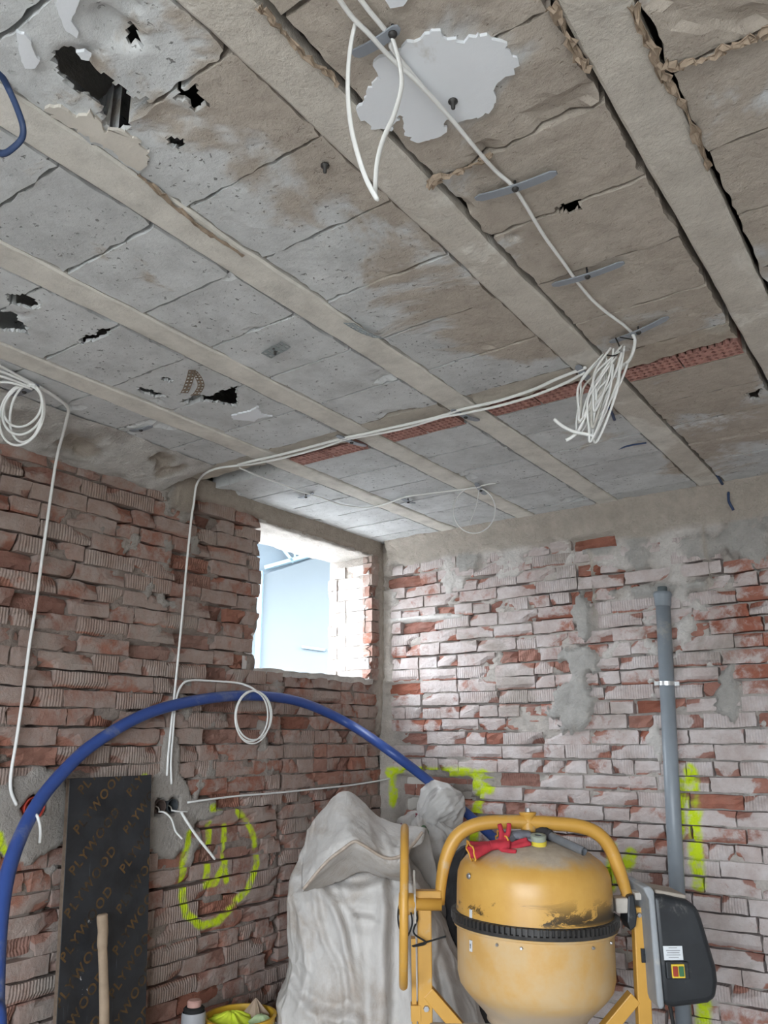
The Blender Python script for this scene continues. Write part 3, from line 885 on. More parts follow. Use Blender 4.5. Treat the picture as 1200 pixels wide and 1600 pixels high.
ROWS = [-2.25 + 0.2675 * i for i in range(0, 13)]          # unit joints before the clay strip
ROWS = [1.10 - 0.2675 * i for i in range(12, 0, -1)] + [1.10, 1.366, 1.638, 1.918, 2.200, 2.470]
FAR = [2.715, 2.975, 3.245, 3.51, 3.775, 4.04, 4.235]
bays = [(XL + 0.005, BEAMS[0] - BW / 2)] + [(BEAMS[i] + BW / 2, BEAMS[i + 1] - BW / 2) for i in range(len(BEAMS) - 1)] + [(BEAMS[-1] + BW / 2, XR)]
GAP = [(0.006, 0.007), (0.009, 0.009), (0.007, 0.010), (0.008, 0.006), (0.015, 0.019), (0.013, 0.007)]
rs = random.Random(3)
seed = 0
for b, (x0, x1) in enumerate(bays):
    gl, gr = GAP[b] if b < len(GAP) else (0.01, 0.01)
    for rows in (ROWS, FAR):
        for i in range(len(rows) - 1):
            seed += 1
            if rows[i + 1] < YF: continue
            far_out = b >= 7 or rows[i + 1] < -0.3
            g0, g1 = rs.uniform(0.003, 0.006), rs.uniform(0.003, 0.006)
            me, loc = unit_mesh('ceiling_block', x0 + gl + rs.uniform(-.003, .003), x1 - gr + rs.uniform(-.003, .003), rows[i] + g0, rows[i + 1] - g1,
                                M_BLOCK, seed * 1.7, cell=0.06 if far_out else 0.022, zoff=rs.uniform(-0.001, 0.003), rough=0.0035 if b >= 3 else 0.0018)
            o = ceil_part('ceiling_block', me, loc)
    # rough mortar bed before the clay strip
    seed += 1
    me, loc = unit_mesh('mortar_bed', x0 + gl, x1 - gr, 2.474, 2.600, M_MORTAR_C, seed, rough=0.008, zoff=0.004, cell=0.014, smooth=True, ragged=0.012)
    ceil_part('mortar_bed', me, loc)
    if b > 5: continue
    # two hollow clay bricks with diamond cells
    bl_ = (x1 - x0 - gl - gr) / 2
    for k in range(2):
        if b == 0: continue
        xa, xb = x0 + gl + k * bl_ + 0.003, x0 + gl + (k + 1) * bl_ - 0.003
        ya, yb = 2.606, 2.708
        nx, ny = 8, 4
        mb = MB()
        dx, dy = (xb - xa) / nx, (yb - ya) / ny
        for i in range(nx):
            for j in range(ny):
                xx0 = xa + i * dx; yy0 = ya + j * dy; xm, ym = xx0 + dx / 2, yy0 + dy / 2
                zz = lambda: ZC - 0.002 + rs.uniform(-0.001, 0.001)
                if (i + j) % 2 and False: continue
                r = rs.uniform(0.80, 0.94)
                fill = rs.random() < 0.07
                m = [(xm, yy0), (xx0 + dx, ym), (xm, yy0 + dy), (xx0, ym)]
                cn = [(xx0 + dx, yy0), (xx0 + dx, yy0 + dy), (xx0, yy0 + dy), (xx0, yy0)]
                d = [(xm + (p[0] - xm) * r, ym + (p[1] - ym) * r) for p in m]
                vs = [(*p, ZC - 0.002) for p in m] + [(*p, ZC - 0.002) for p in cn] + [(*p, ZC - 0.002) for p in d] + [(*p, ZC + 0.09) for p in d]
                fs = []
                for q in range(4):
                    q2 = (q + 1) % 4
                    fs.append((q, 4 + q, q2, 8 + q2, 8 + q))
                    fs.append((8 + q, 8 + q2, 12 + q2, 12 + q))
                if fill: fs.append((8, 9, 10, 11))
                mb.add(vs, fs)
        mb.v = [(x - (xa + xb) / 2, y - (ya + yb) / 2, z - ZC) for (x, y, z) in mb.v]
        ceil_part('hollow_brick', mb.mesh('hollow_brick', M_HOLLOW, fix=False), ((xa + xb) / 2, (ya + yb) / 2, ZC))

# remains of skim plaster on the ceiling
def patch(name, poly, mat, thick=0.008, jag=0.012, zlow=0.0055):
    pts = []
    n = len(poly)
    for i in range(n):
        a, b = Vector(poly[i][:2]), Vector(poly[(i + 1) % n][:2])
        m = max(2, int((b - a).length / 0.008))
        for k in range(m):
            p = a.lerp(b, k / m)
            w = jag if k else jag * 0.4
            pts.append((p.x + rs.uniform(-w, w) * 0.5 + (float(fbm(p.x * 40, p.y * 40, 5)) - .5) * jag, p.y + rs.uniform(-w, w) * 0.5 + (float(fbm(p.x * 40, p.y * 40, 6)) - .5) * jag))
    cx = sum(p[0] for p in pts) / len(pts); cy = sum(p[1] for p in pts) / len(pts)
    loc_pts = [(p[0] - cx, p[1] - cy) for p in pts]
    mb = MB().prism(loc_pts, -zlow, -zlow + thick, 'XY')
    me = mb.mesh(name, mat)
    bm = bmesh.new(); bm.from_mesh(me); bmesh.ops.triangulate(bm, faces=[f for f in bm.faces if len(f.verts) > 4]); bm.to_mesh(me); bm.free()
    return ceil_part(name, me, (cx, cy, ZC))
patch('plaster_patch', [(-0.666, 1.016, 2.805), (-0.640, 1.006, 2.805), (-0.606, 1.013, 2.805), (-0.583, 1.017, 2.805), (-0.581, 1.041, 2.805), (-0.562, 1.065, 2.805), (-0.531, 1.066, 2.805), (-0.513, 1.089, 2.805), (-0.496, 1.118, 2.805), (-0.497, 1.161, 2.805), (-0.516, 1.185, 2.805), (-0.545, 1.187, 2.805), (-0.567, 1.203, 2.805), (-0.577, 1.233, 2.805), (-0.615, 1.249, 2.805), (-0.643, 1.242, 2.805), (-0.669, 1.236, 2.805), (-0.675, 1.215, 2.805), (-0.694, 1.219, 2.805), (-0.703, 1.244, 2.805), (-0.741, 1.240, 2.805), (-0.772, 1.232, 2.805), (-0.778, 1.200, 2.805), (-0.752, 1.147, 2.805), (-0.796, 1.169, 2.805), (-0.821, 1.151, 2.805), (-0.826, 1.116, 2.805), (-0.821, 1.081, 2.805), (-0.791, 1.069, 2.805), (-0.755, 1.046, 2.805), (-0.729, 1.041, 2.805), (-0.728, 1.011, 2.805), (-0.697, 1.004, 2.805)], M_WHITE_PLASTER)
patch('plaster_patch', [(-1.217, 0.571, 2.805), (-1.208, 0.582, 2.805), (-1.214, 0.598, 2.805), (-1.233, 0.620, 2.805), (-1.239, 0.634, 2.805), (-1.263, 0.639, 2.805), (-1.279, 0.628, 2.805), (-1.268, 0.613, 2.805), (-1.245, 0.594, 2.805)], M_WHITE_PLASTER, jag=0.004)
patch('plaster_patch', [(-1.088, 0.565, 2.805), (-1.050, 0.592, 2.805), (-1.092, 0.609, 2.805), (-1.114, 0.616, 2.805), (-1.121, 0.637, 2.805), (-1.137, 0.643, 2.805), (-1.140, 0.623, 2.805), (-1.126, 0.604, 2.805), (-1.113, 0.587, 2.805)], M_WHITE_PLASTER, jag=0.004)
patch('plaster_patch', [(-1.166, 0.662, 2.805), (-1.152, 0.669, 2.805), (-1.149, 0.684, 2.805), (-1.163, 0.688, 2.805), (-1.172, 0.678, 2.805)], M_WHITE_PLASTER, jag=0.003)
patch('plaster_patch', [(-2.198, 2.081, 2.805), (-2.137, 2.085, 2.805), (-2.104, 2.093, 2.805), (-2.053, 2.076, 2.805), (-2.091, 2.142, 2.805), (-2.070, 2.181, 2.805), (-2.129, 2.163, 2.805), (-2.165, 2.178, 2.805), (-2.193, 2.141, 2.805), (-2.222, 2.112, 2.805)], M_WHITE_PLASTER, jag=0.008)
patch('plaster_patch', [(-0.625, 0.896, 2.805), (-0.586, 0.924, 2.805), (-0.608, 0.936, 2.805), (-0.629, 0.927, 2.805)], M_WHITE_PLASTER, jag=0.004)
patch('plaster_patch', [(-1.339, 0.713, 2.805), (-1.316, 0.725, 2.805), (-1.313, 0.761, 2.805), (-1.278, 0.773, 2.805), (-1.284, 0.799, 2.805), (-1.297, 0.822, 2.805), (-1.267, 0.834, 2.805), (-1.261, 0.866, 2.805), (-1.267, 0.919, 2.805), (-1.297, 0.937, 2.805), (-1.336, 0.936, 2.805), (-1.344, 0.904, 2.805), (-1.332, 0.854, 2.805), (-1.339, 0.801, 2.805), (-1.349, 0.758, 2.805)], M_CREAM_PLASTER, jag=0.016, thick=0.008, zlow=0.0055)

# crumpled brown paper stuffed into the joints
def paper(pts, w):
    P = spline(pts, 5)
    P = [p + Vector((rs.uniform(-1, 1), rs.uniform(-1, 1), 0)) * w * 0.35 for p in P]
    mb = MB(); n = len(P); k = 0
    rows = []
    for i, p in enumerate(P):
        t = (P[min(i + 1, n - 1)] - P[max(i - 1, 0)]).normalized()
        s = t.cross(Vector((0, 0, 1))).normalized()
        ww = w * rs.choice((0.2, 0.5, 0.7, 0.9, 1.15))
        rows.append([p + s * ww * a + Vector((0, 0, rs.uniform(-0.007, 0.006) - (0.003 if abs(a) < .5 else 0))) for a in (-1, -0.6, -0.2, 0.2, 0.6, 1)])
    c = sum(P, Vector()) / n
    for r in rows: mb.v += [tuple(q - c) for q in r]
    m = 6
    for i in range(n - 1):
        for j in range(m - 1): mb.f.append((i * m + j, i * m + j + 1, (i + 1) * m + j + 1, (i + 1) * m + j))
    o = ceil_part('paper_strip', mb.mesh('paper_strip', M_PAPER, fix=False), c)
    md = o.modifiers.new('solid', 'SOLIDIFY'); md.thickness = 0.0015
paper([(-0.393, 1.088, 2.799), (-0.393, 1.137, 2.799), (-0.395, 1.204, 2.799), (-0.393, 1.257, 2.799)], 0.012)
paper([(-0.277, 1.162, 2.799), (-0.276, 1.240, 2.799), (-0.278, 1.324, 2.799), (-0.274, 1.394, 2.799), (-0.264, 1.495, 2.799), (-0.271, 1.592, 2.799), (-0.272, 1.684, 2.799)], 0.011)
paper([(-0.277, 1.328, 2.799), (-0.247, 1.350, 2.799), (-0.207, 1.359, 2.799), (-0.167, 1.362, 2.799), (-0.123, 1.366, 2.799), (-0.091, 1.368, 2.799)], 0.014)
paper([(-0.828, 1.368, 2.799), (-0.782, 1.355, 2.799), (-0.738, 1.367, 2.799), (-0.682, 1.361, 2.799), (-0.651, 1.358, 2.799)], 0.014)
paper([(-1.344, 0.947, 2.799), (-1.353, 1.017, 2.799), (-1.368, 1.109, 2.799), (-1.377, 1.201, 2.799), (-1.374, 1.313, 2.799)], 0.006)
paper([(-0.814, 0.787, 2.799), (-0.814, 0.828, 2.799), (-0.819, 0.886, 2.799), (-0.813, 0.953, 2.799), (-0.807, 1.006, 2.799)], 0.009)

# ------------------------------------------------------------------ materials of the things
RZ = math.radians(35.0)
def drum_material():
    k = NT('drum_paint'); p = k.obj()
    sx = k.new('ShaderNodeSeparateXYZ'); k.put(sx.inputs[0], p); z = sx.outputs[2]
    n = k.noise(p, 7, 5, 0.65); nf = k.noise(p, 30, 5, 0.7)
    c = k.ramp(n, [(0.3, (0.53, 0.285, 0.06)), (0.7, (0.61, 0.355, 0.09))])
    dust = k.ramp(nf, [(0.3, (0.37, 0.31, 0.245)), (0.7, (0.49, 0.42, 0.34))])
    wob = k.math('MULTIPLY', k.math('SUBTRACT', n, 0.5), 0.10)
    zz = k.math('ADD', z, wob)
    top = k.step(zz, 0.185, 0.235)
    low = k.step(zz, -0.02, -0.10, 0.0, 1.0)
    lown = k.math('MULTIPLY', k.step(zz, 0.02, -0.01, 0.0, 1.0), k.step(n, 0.32, 0.62, 0.25, 0.85))
    deep = k.step(zz, -0.24, -0.29, 0.0, 1.0)
    c = k.mix(k.math('MULTIPLY', top, 0.92), c, dust)
    c = k.mix(k.math('MULTIPLY', lown, 0.8), c, (0.51, 0.39, 0.25))
    c = k.mix(k.math('MULTIPLY', deep, 0.8), c, (0.43, 0.35, 0.27))
    # black grease thrown off above the gear ring
    ps = k.scale(p, (1, 1, 2.6))
    g = k.noise(ps, 6.5, 6, 0.75, 0.8)
    band = k.math('MULTIPLY', k.step(z, 0.0, 0.03), k.step(z, 0.12, 0.03, 0.0, 1.0))
    side = k.step(sx.outputs[0], -0.25, 0.2, -0.07, 0.05)
    g = k.math('ADD', g, side)
    g = k.step(k.math('ADD', g, k.math('MULTIPLY', band, 0.13)), 0.60, 0.66)
    g = k.math('MULTIPLY', g, band)
    c = k.mix(k.math('MULTIPLY', g, 0.93), c, (0.02, 0.018, 0.015))
    rough = k.step(k.math('MAXIMUM', top, lown), 0, 1, 0.36, 0.85)
    k.b.inputs['Specular IOR Level'].default_value = 0.45
    return k.out(c, rough, k.bump(nf, 0.06, 0.004))
M_DRUM = drum_material()
M_YEL = simple('yellow_enamel', (0.56, 0.30, 0.055), 0.42, 0.08, 8, bump=0.05, dirt=(0.50, 0.40, 0.28), dirt_amt=0.25, spec=0.45)
M_GEAR = simple('greased_iron', (0.055, 0.052, 0.05), 0.5, 0.3, 30, metal=0.4)
M_STEEL = simple('dull_steel', (0.42, 0.42, 0.43), 0.4, 0.15, 30, metal=0.8)
M_DUSTY_STEEL = simple('dusty_steel', (0.47, 0.43, 0.38), 0.75, 0.15, 20)
M_BLACK = simple('black_plastic', (0.022, 0.024, 0.027), 0.42, 0.3, 10, bump=0.08, dirt=(0.16, 0.15, 0.14), dirt_amt=0.15, spec=0.4)
M_RUBBER = simple('black_rubber', (0.02, 0.02, 0.02), 0.7)
M_GREY_LID = simple('grey_metal_lid', (0.30, 0.315, 0.33), 0.6, 0.12, 10, dirt=(0.45, 0.42, 0.38), dirt_amt=0.3)
M_LABEL = simple('paper_label', (0.62, 0.64, 0.66), 0.6, 0.04)
M_INK = simple('grey_ink', (0.25, 0.25, 0.26), 0.6)
M_SWY = simple('switch_yellow', (0.72, 0.50, 0.05), 0.5)
M_SWR = simple('switch_red', (0.32, 0.05, 0.03), 0.5)
M_SWG = simple('switch_green', (0.05, 0.15, 0.07), 0.5)
M_REDCLOTH = simple('red_cotton', (0.42, 0.035, 0.05), 0.9, 0.2, 40, bump=0.4)
M_GLOVE_GREY = simple('grey_glove_rubber', (0.17, 0.17, 0.19), 0.8, 0.2, 40, bump=0.3)
M_ORANGE = simple('orange_hem', (0.72, 0.36, 0.06), 0.9)
M_SACK = None
def sack_material(name, base, dirt, amt):
    k = NT(name); p = k.obj()
    n = k.noise(p, 3.5, 6, 0.7, 0.4); nf = k.noise(k.scale(p, (1, 1, 0.35)), 14, 5, 0.7)
    c = k.ramp(nf, [(0.3, tuple(x * 0.90 for x in base)), (0.7, tuple(min(1, x * 1.08) for x in base))])
    c = k.mix(k.math('MULTIPLY', k.step(n, 0.46, 0.72), amt), c, dirt)
    w = k.math('ABSOLUTE', k.math('SUBTRACT', k.noise(k.scale(p, (1, 1, 0.55)), 11, 4, 0.6, 0.9), 0.5))
    nm = k.bump(w, 0.45, 0.018)
    sx = k.new('ShaderNodeSeparateXYZ'); k.put(sx.inputs[0], p)
    wv = k.math('ADD', k.math('SINE', k.math('MULTIPLY', sx.outputs[0], 1500.0)), k.math('SINE', k.math('MULTIPLY', sx.outputs[2], 1500.0)))
    nm = k.bump(wv, 0.05, 0.002, nm)
    return k.out(c, 0.75, nm)
M_SACK = sack_material('woven_white_sack', (0.52, 0.495, 0.47), (0.36, 0.30, 0.25), 0.85)
M_SACK2 = sack_material('woven_grey_sack', (0.50, 0.48, 0.46), (0.33, 0.28, 0.24), 0.8)
M_SEAM = simple('sack_seam', (0.42, 0.35, 0.29), 0.9, 0.2, 40)
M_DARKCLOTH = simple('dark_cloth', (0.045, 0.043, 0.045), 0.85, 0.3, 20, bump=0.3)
M_GREENCLOTH = simple('green_cloth', (0.10, 0.15, 0.09), 0.85, 0.3, 20, bump=0.3)
M_TIE = simple('maroon_string', (0.23, 0.055, 0.075), 0.85, 0.2, 60)

# ------------------------------------------------------------------ cement mixer
mixer = empty('cement_mixer', (-1.4416, 3.028, 0), RZ, 'yellow cement mixer with its drum turned mouth down, black motor box at right', 'cement mixer')
RC = 0.914      # height of the gear ring
drum_prof = [(0.0, 0.272), (0.05, 0.271), (0.11, 0.262), (0.17, 0.246), (0.22, 0.224), (0.255, 0.200), (0.276, 0.176), (0.286, 0.148), (0.289, 0.10), (0.290, 0.03), (0.291, 0.0),
             (0.289, -0.02), (0.288, -0.10), (0.287, -0.19), (0.278, -0.225), (0.258, -0.25), (0.225, -0.283), (0.195, -0.312), (0.178, -0.334), (0.180, -0.345), (0.172, -0.347), (0.165, -0.338), (0.24, -0.25), (0.27, -0.19), (0.272, 0.14), (0.2, 0.21), (0.0, 0.25)]
drum = MB().lathe(drum_prof, 72).build('drum', M_DRUM, mixer, smooth=True)
drum.location = (0, 0, RC); drum.rotation_euler = (0, math.radians(1.6), 0)
gear = MB().lathe([(0.288, -0.020), (0.306, -0.022), (0.309, -0.010), (0.298, -0.008), (0.298, 0.012), (0.292, 0.016), (0.286, 0.016)], 72)
for j in range(96):
    a = 2 * math.pi * j / 96
    gear.box((0.303 * math.cos(a), 0.303 * math.sin(a), 0.002), (0.016, 0.0085, 0.024), Matrix.Rotation(a, 3, 'Z'))
gear.build('gear_ring', M_GEAR, drum)
fl = MB().lathe([(0.288, -0.034), (0.300, -0.032), (0.300, -0.024), (0.288, -0.022)], 72).build('flange', M_DRUM, drum, smooth=True)
for (a, z, m, s) in ((-2.66, 0.152, M_STEEL, 0.011), (-2.62, 0.026, M_LABEL, 0.0), (-1.0, -0.05, M_STEEL, 0.006), (-1.9, -0.05, M_STEEL, 0.006), (-2.2, -0.05, M_STEEL, 0.006), (-0.6, -0.05, M_STEEL, 0.006)):
    if s: o = MB().lathe([(0.0, 0.006), (s * 0.7, 0.006), (s, 0.0)], 12, axis='Y').build('bolt', m, drum)
    else: o = MB().box((0, 0, 0), (0.014, 0.003, 0.034)).build('sticker', m, drum)
    o.location = (0.291 * math.cos(a), 0.291 * math.sin(a), z); o.rotation_euler = (0, 0, a - math.pi / 2)
st = MB().box((0, 0, 0), (0.014, 0.003, 0.036)).build('sticker', M_LABEL, drum); a = -2.62
st.location = (0.2915 * math.cos(a), 0.2915 * math.sin(a), -0.075); st.rotation_euler = (0, 0, a + math.pi / 2)
ar = MB().prism([(0, 0.008), (0.003, 0.002), (0.001, 0.002), (0.001, -0.008), (-0.001, -0.008), (-0.001, 0.002), (-0.003, 0.002)], 0, 0.001, 'XZ').build('arrow_print', M_RUBBER, drum)
ar.location = (0.2945 * math.cos(a), 0.2945 * math.sin(a), -0.075); ar.rotation_euler = (0, 0, a + math.pi / 2)
# yoke
yk = [(-0.353, 0.955), (-0.346, 1.03), (-0.328, 1.11), (-0.295, 1.178), (-0.25, 1.218), (-0.178, 1.241), (-0.08, 1.245), (0.008, 1.243), (0.10, 1.238), (0.192, 1.228), (0.258, 1.203), (0.302, 1.155), (0.330, 1.08), (0.352, 1.0), (0.364, 0.94)]
Y = spline([(x, 0, z) for x, z in yk], 6)
n = len(Y); rr = [0.026 if 0.18 < i / n < 0.85 else (0.018 + 0.008 * min(1, (i / n) / 0.18) if i / n <= 0.18 else 0.016 + 0.010 * max(0, (1 - i / n) / 0.15)) for i in range(n)]
MB().tube(Y, rr, 16).build('yoke', M_YEL, mixer, smooth=True)
cl = MB().lathe([(0.020, -0.036), (0.030, -0.034), (0.029, -0.02), (0.022, 0.0), (0.023, 0.018), (0.033, 0.030), (0.033, 0.036), (0.0, 0.037)], 20).build('yoke_clamp', M_YEL, mixer, smooth=True)
cl.location = (-0.005, -0.004, 1.245)
bt = MB().lathe([(0.0, 0.014), (0.010, 0.014), (0.011, 0.0)], 6).build('bolt', M_STEEL, cl); bt.location = (0, 0, 0.036)
sh = MB().lathe([(0.045, 0.0), (0.045, 0.016), (0.02, 0.03), (0.02, 0.06)], 20).build('drum_shaft', M_YEL, mixer); sh.location = (0, 0, 1.165)
# tilting wheel, seen edge on
wheel = MB().tube([(0, 0.265 * math.cos(t), 0.265 * math.sin(t)) for t in [2 * math.pi * i / 64 for i in range(64)]], 0.0155, 12, closed=True).build('tilting_wheel', M_YEL, mixer, smooth=True)
wheel.location = (-0.488, -0.02, 0.962); wheel.rotation_euler = (0, math.radians(1.2), math.radians(-1.5))
for t in (0.5, 2.6, 4.7):
    MB().tube([(0, 0.03 * math.cos(t), 0.03 * math.sin(t)), (0, 0.26 * math.cos(t), 0.26 * math.sin(t))], 0.010, 8).build('spoke', M_YEL, wheel, smooth=True)
MB().lathe([(0.0, -0.02), (0.038, -0.02), (0.038, 0.03), (0.022, 0.05), (0.022, 0.14), (0.0, 0.14)], 20, axis='X').build('hub', M_YEL, wheel, smooth=True)
# left upright with bearing plate
up = MB().bar((-0.418, 0, 0.30), (-0.412, 0, 0.975), 0.052, 0.045, (0, 1, 0)).build('upright', M_YEL, mixer, bevel=0.004)
MB().box((-0.455, 0.015, 0.56), (0.016, 0.05, 0.56)).build('upright_rib', M_YEL, up)
MB().prism([(-0.05, 0.90), (0.05, 0.90), (0.055, 1.0), (0.02, 1.035), (0.0, 1.075), (-0.03, 1.03), (-0.05, 1.0)], -0.452, -0.445, 'YZ').build('bearing_plate', M_DUSTY_STEEL, up)
MB().box((-0.40, 0.0, 0.985), (0.105, 0.05, 0.042)).build('bearing_block', M_YEL, mixer, bevel=0.004)
MB().lathe([(0.0, -0.44), (0.016, -0.44), (0.016, -0.34), (0.0, -0.34)], 16, c=(0, 0, 0.985), axis='X').build('pivot_pin', M_DUSTY_STEEL, mixer)
for (p, q) in (((-0.405, 0, 0.665), (-0.24, 0, 0.49)), ):
    MB().bar(p, q, 0.045, 0.05, (0, 1, 0)).build('brace', M_YEL, mixer, bevel=0.003)
bo = MB().lathe([(0, 0.008), (0.010, 0.008), (0.012, 0)], 6, axis='Y').build('bolt', M_STEEL, mixer); bo.location = (-0.412, -0.024, 0.615); bo.rotation_euler = (0, 0, math.pi)
MB().box((-0.45, 0.0, 0.60), (0.035, 0.052, 0.05)).build('upright_sleeve', M_YEL, mixer)
# right upright, brace, bracket
upr = MB().bar((0.368, 0, 0.28), (0.395, 0, 0.945), 0.050, 0.045, (0, 1, 0)).build('upright', M_YEL, mixer, bevel=0.004)
MB().bar((0.35, 0, 0.645), (0.19, 0, 0.49), 0.045, 0.05, (0, 1, 0)).build('brace', M_YEL, mixer, bevel=0.003)
for z in (0.92, 0.79):
    bo = MB().lathe([(0, 0.008), (0.008, 0.008), (0.010, 0)], 6, axis='Y').build('bolt', M_STEEL, upr); bo.location = (0.388 if z > .9 else 0.398, -0.024, z - (0.0 if z > .9 else .0)); bo.rotation_euler = (0, 0, math.pi)
MB().box((0.400, -0.026, 0.785), (0.036, 0.012, 0.046)).build('motor_bracket', M_BLACK, upr)
MB().box((0.330, -0.01, 0.955), (0.062, 0.07, 0.052)).build('pinion_guard', M_DUSTY_STEEL, mixer, bevel=0.006)
MB().prism([(0.345, 0.99), (0.368, 0.995), (0.374, 0.92), (0.366, 0.885), (0.345, 0.87), (0.335, 0.90)], -0.05, 0.05, 'XZ').build('pinion_cover', M_BLACK, mixer, bevel=0.006)
MB().box((0.405, 0.0, 0.985), (0.06, 0.07, 0.026)).build('motor_shelf', M_DUSTY_STEEL, mixer, bevel=0.004)
# motor box
mp = [(0.415, 1.030), (0.47, 1.026), (0.56, 1.006), (0.595, 0.985), (0.610, 0.94), (0.632, 0.84), (0.648, 0.77), (0.648, 0.72), (0.634, 0.665), (0.600, 0.648), (0.46, 0.634), (0.418, 0.645)]
mo = MB().prism([((x - 0.415) * 0.90 + 0.412, (z - 0.83) * 0.93 + 0.822) for x, z in mp], -0.125, 0.09, 'XZ').build('motor_box', M_BLACK, mixer, bevel=0.022, seg=4, auto=True)
MB().prism([(0.378, 1.032), (0.405, 1.036), (0.420, 1.02), (0.420, 0.645), (0.402, 0.636), (0.395, 0.66), (0.398, 0.99)], -0.132, 0.10, 'XZ').build('motor_lid', M_GREY_LID, mo, bevel=0.008, seg=3, auto=True)
MB().box((0.488, -0.015, 1.003), (0.115, 0.17, 0.014), Matrix.Rotation(math.radians(10), 3, 'Y')).build('lid_dust', simple('settled_dust', (0.38, 0.33, 0.28), 0.95), mo, bevel=0.006)
lb = MB().box((0.468, -0.126, 0.816), (0.068, 0.005, 0.045)).build('rating_plate', M_LABEL, mo)
for i, (w, z) in enumerate(((0.03, 0.833), (0.05, 0.824), (0.044, 0.817), (0.05, 0.810), (0.036, 0.802))):
    MB().box((0.468, -0.1290, z), (w, 0.0006, 0.0022)).build('print_line', M_INK, lb)
sw = MB().box((0.475, -0.130, 0.762), (0.080, 0.020, 0.055)).build('switch_box', M_BLACK, mo, bevel=0.004)
MB().box((0.475, -0.142, 0.762), (0.046, 0.008, 0.044)).build('switch_frame', M_SWY, sw, bevel=0.002)
MB().box((0.464, -0.147, 0.762), (0.017, 0.008, 0.032)).build('stop_button', M_SWR, sw, bevel=0.002)
MB().box((0.485, -0.147, 0.762), (0.017, 0.008, 0.032)).build('start_button', M_SWG, sw, bevel=0.002)
MB().tube(spline([(0.45, -0.08, 0.66), (0.455, -0.09, 0.60), (0.45, -0.12, 0.50), (0.46, 0.0, 0.3), (0.5, 0.05, 0.06)], 8), 0.007, 8).build('power_cord', M_RUBBER, mixer, smooth=True)
# undercarriage, below the picture's edge
MB().bar((-0.42, 0, 0.315), (0.37, 0, 0.315), 0.045, 0.045).build('cross_member', M_DUSTY_STEEL, mixer, bevel=0.004)
MB().bar((-0.40, -0.03, 0.555), (-0.14, -0.03, 0.548), 0.03, 0.03).build('tie_bar', M_DUSTY_STEEL, mixer)
for sx in (-0.42, 0.37):
    for sy in (-1, 1):
        MB().bar((sx, 0, 0.40), (sx, sy * (0.36 if sy < 0 else 0.22), 0.02), 0.04, 0.04).build('leg', M_YEL, mixer)
    if sx > 0:
        for sy in (-1, 1):
            w = MB().lathe([(0.0, -0.02), (0.05, -0.025), (0.09, -0.03), (0.10, -0.015), (0.10, 0.015), (0.09, 0.03), (0.05, 0.025), (0.0, 0.02)], 28, axis='X').build('transport_wheel', M_RUBBER, mixer, smooth=True)
            w.location = (sx + 0.06, sy * (0.33 if sy < 0 else 0.20), 0.10)
# black cord tied round the tilting wheel
MB().tube(spline([(-0.46, -0.03, 0.98), (-0.505, -0.05, 0.965), (-0.51, -0.055, 0.90), (-0.485, -0.055, 0.855), (-0.46, -0.05, 0.90), (-0.468, -0.045, 0.97), (-0.44, -0.04, 0.92), (-0.455, -0.05, 0.87), (-0.41, -0.045, 0.835), (-0.46, -0.05, 0.825), (-0.40, -0.04, 0.838), (-0.335, -0.04, 0.855)], 8), 0.0035, 6).build('tie_cord', M_RUBBER, mixer, smooth=True)

def mx(p):       # mixer-local to world
    return Vector((-1.4416, 3.028, 0)) + Matrix.Rotation(RZ, 3, 'Z') @ Vector(p)
def dome(r):     # height of the drum's domed end at a radius
    for i in range(9):
        (r0, z0), (r1, z1) = drum_prof[i], drum_prof[i + 1]
        if r0 <= r <= r1: return RC + z0 + (z1 - z0) * (r - r0) / (r1 - r0)
    return RC + 0.1

# ------------------------------------------------------------------ things lying on the drum
def glove(name, label, base, fingers, palm, cuff, mat_f, cuff_mat):
    root = empty(name, mx(base), RZ, label, 'glove', 'work gloves on the drum')
    h = MB()
    P = [Vector(q) for q in palm]
    h.tube(spline(P, 5), 0.032, 12, flat=0.55)
    for f in fingers: h.tube(spline([Vector(q) for q in f[0]], 5), f[1], 8)
    o = h.build('hand', mat_f, root, smooth=True)
    md = o.modifiers.new('remesh', 'REMESH'); md.mode = 'VOXEL'; md.voxel_size = 0.0045; md.use_smooth_shade = True
    # flared, crumpled cuff
    c = MB(); C0 = [Vector(q) for q in cuff]; m = len(C0); nn = 20
    d = (C0[-1] - C0[0]).normalized(); s1 = d.cross(Vector((0, 0, 1))).normalized(); s2 = s1.cross(d)
    for i, q in enumerate(C0):
        w = 0.028 + 0.030 * i / (m - 1)
        for j in range(nn):
            t = 2 * math.pi * j / nn
            fr = 1 + 0.22 * (i / (m - 1)) * math.sin(5 * t + 1)
            c.v.append(tuple(q + (s1 * math.cos(t) + s2 * math.sin(t) * 0.55) * w * fr))
    for i in range(m - 1):
        for j in range(nn): c.f.append((i * nn + j, i * nn + (j + 1) % nn, (i + 1) * nn + (j + 1) % nn, (i + 1) * nn + j))
    co_ = c.build('cuff', cuff_mat, root, smooth=True, solid=0.003, sub=1)
    rim = [Vector(c.v[(m - 1) * nn + j]) for j in range(nn)]
    MB().tube(rim, 0.0032, 6, closed=True).build('hem', M_ORANGE, co_, smooth=True)
    return root
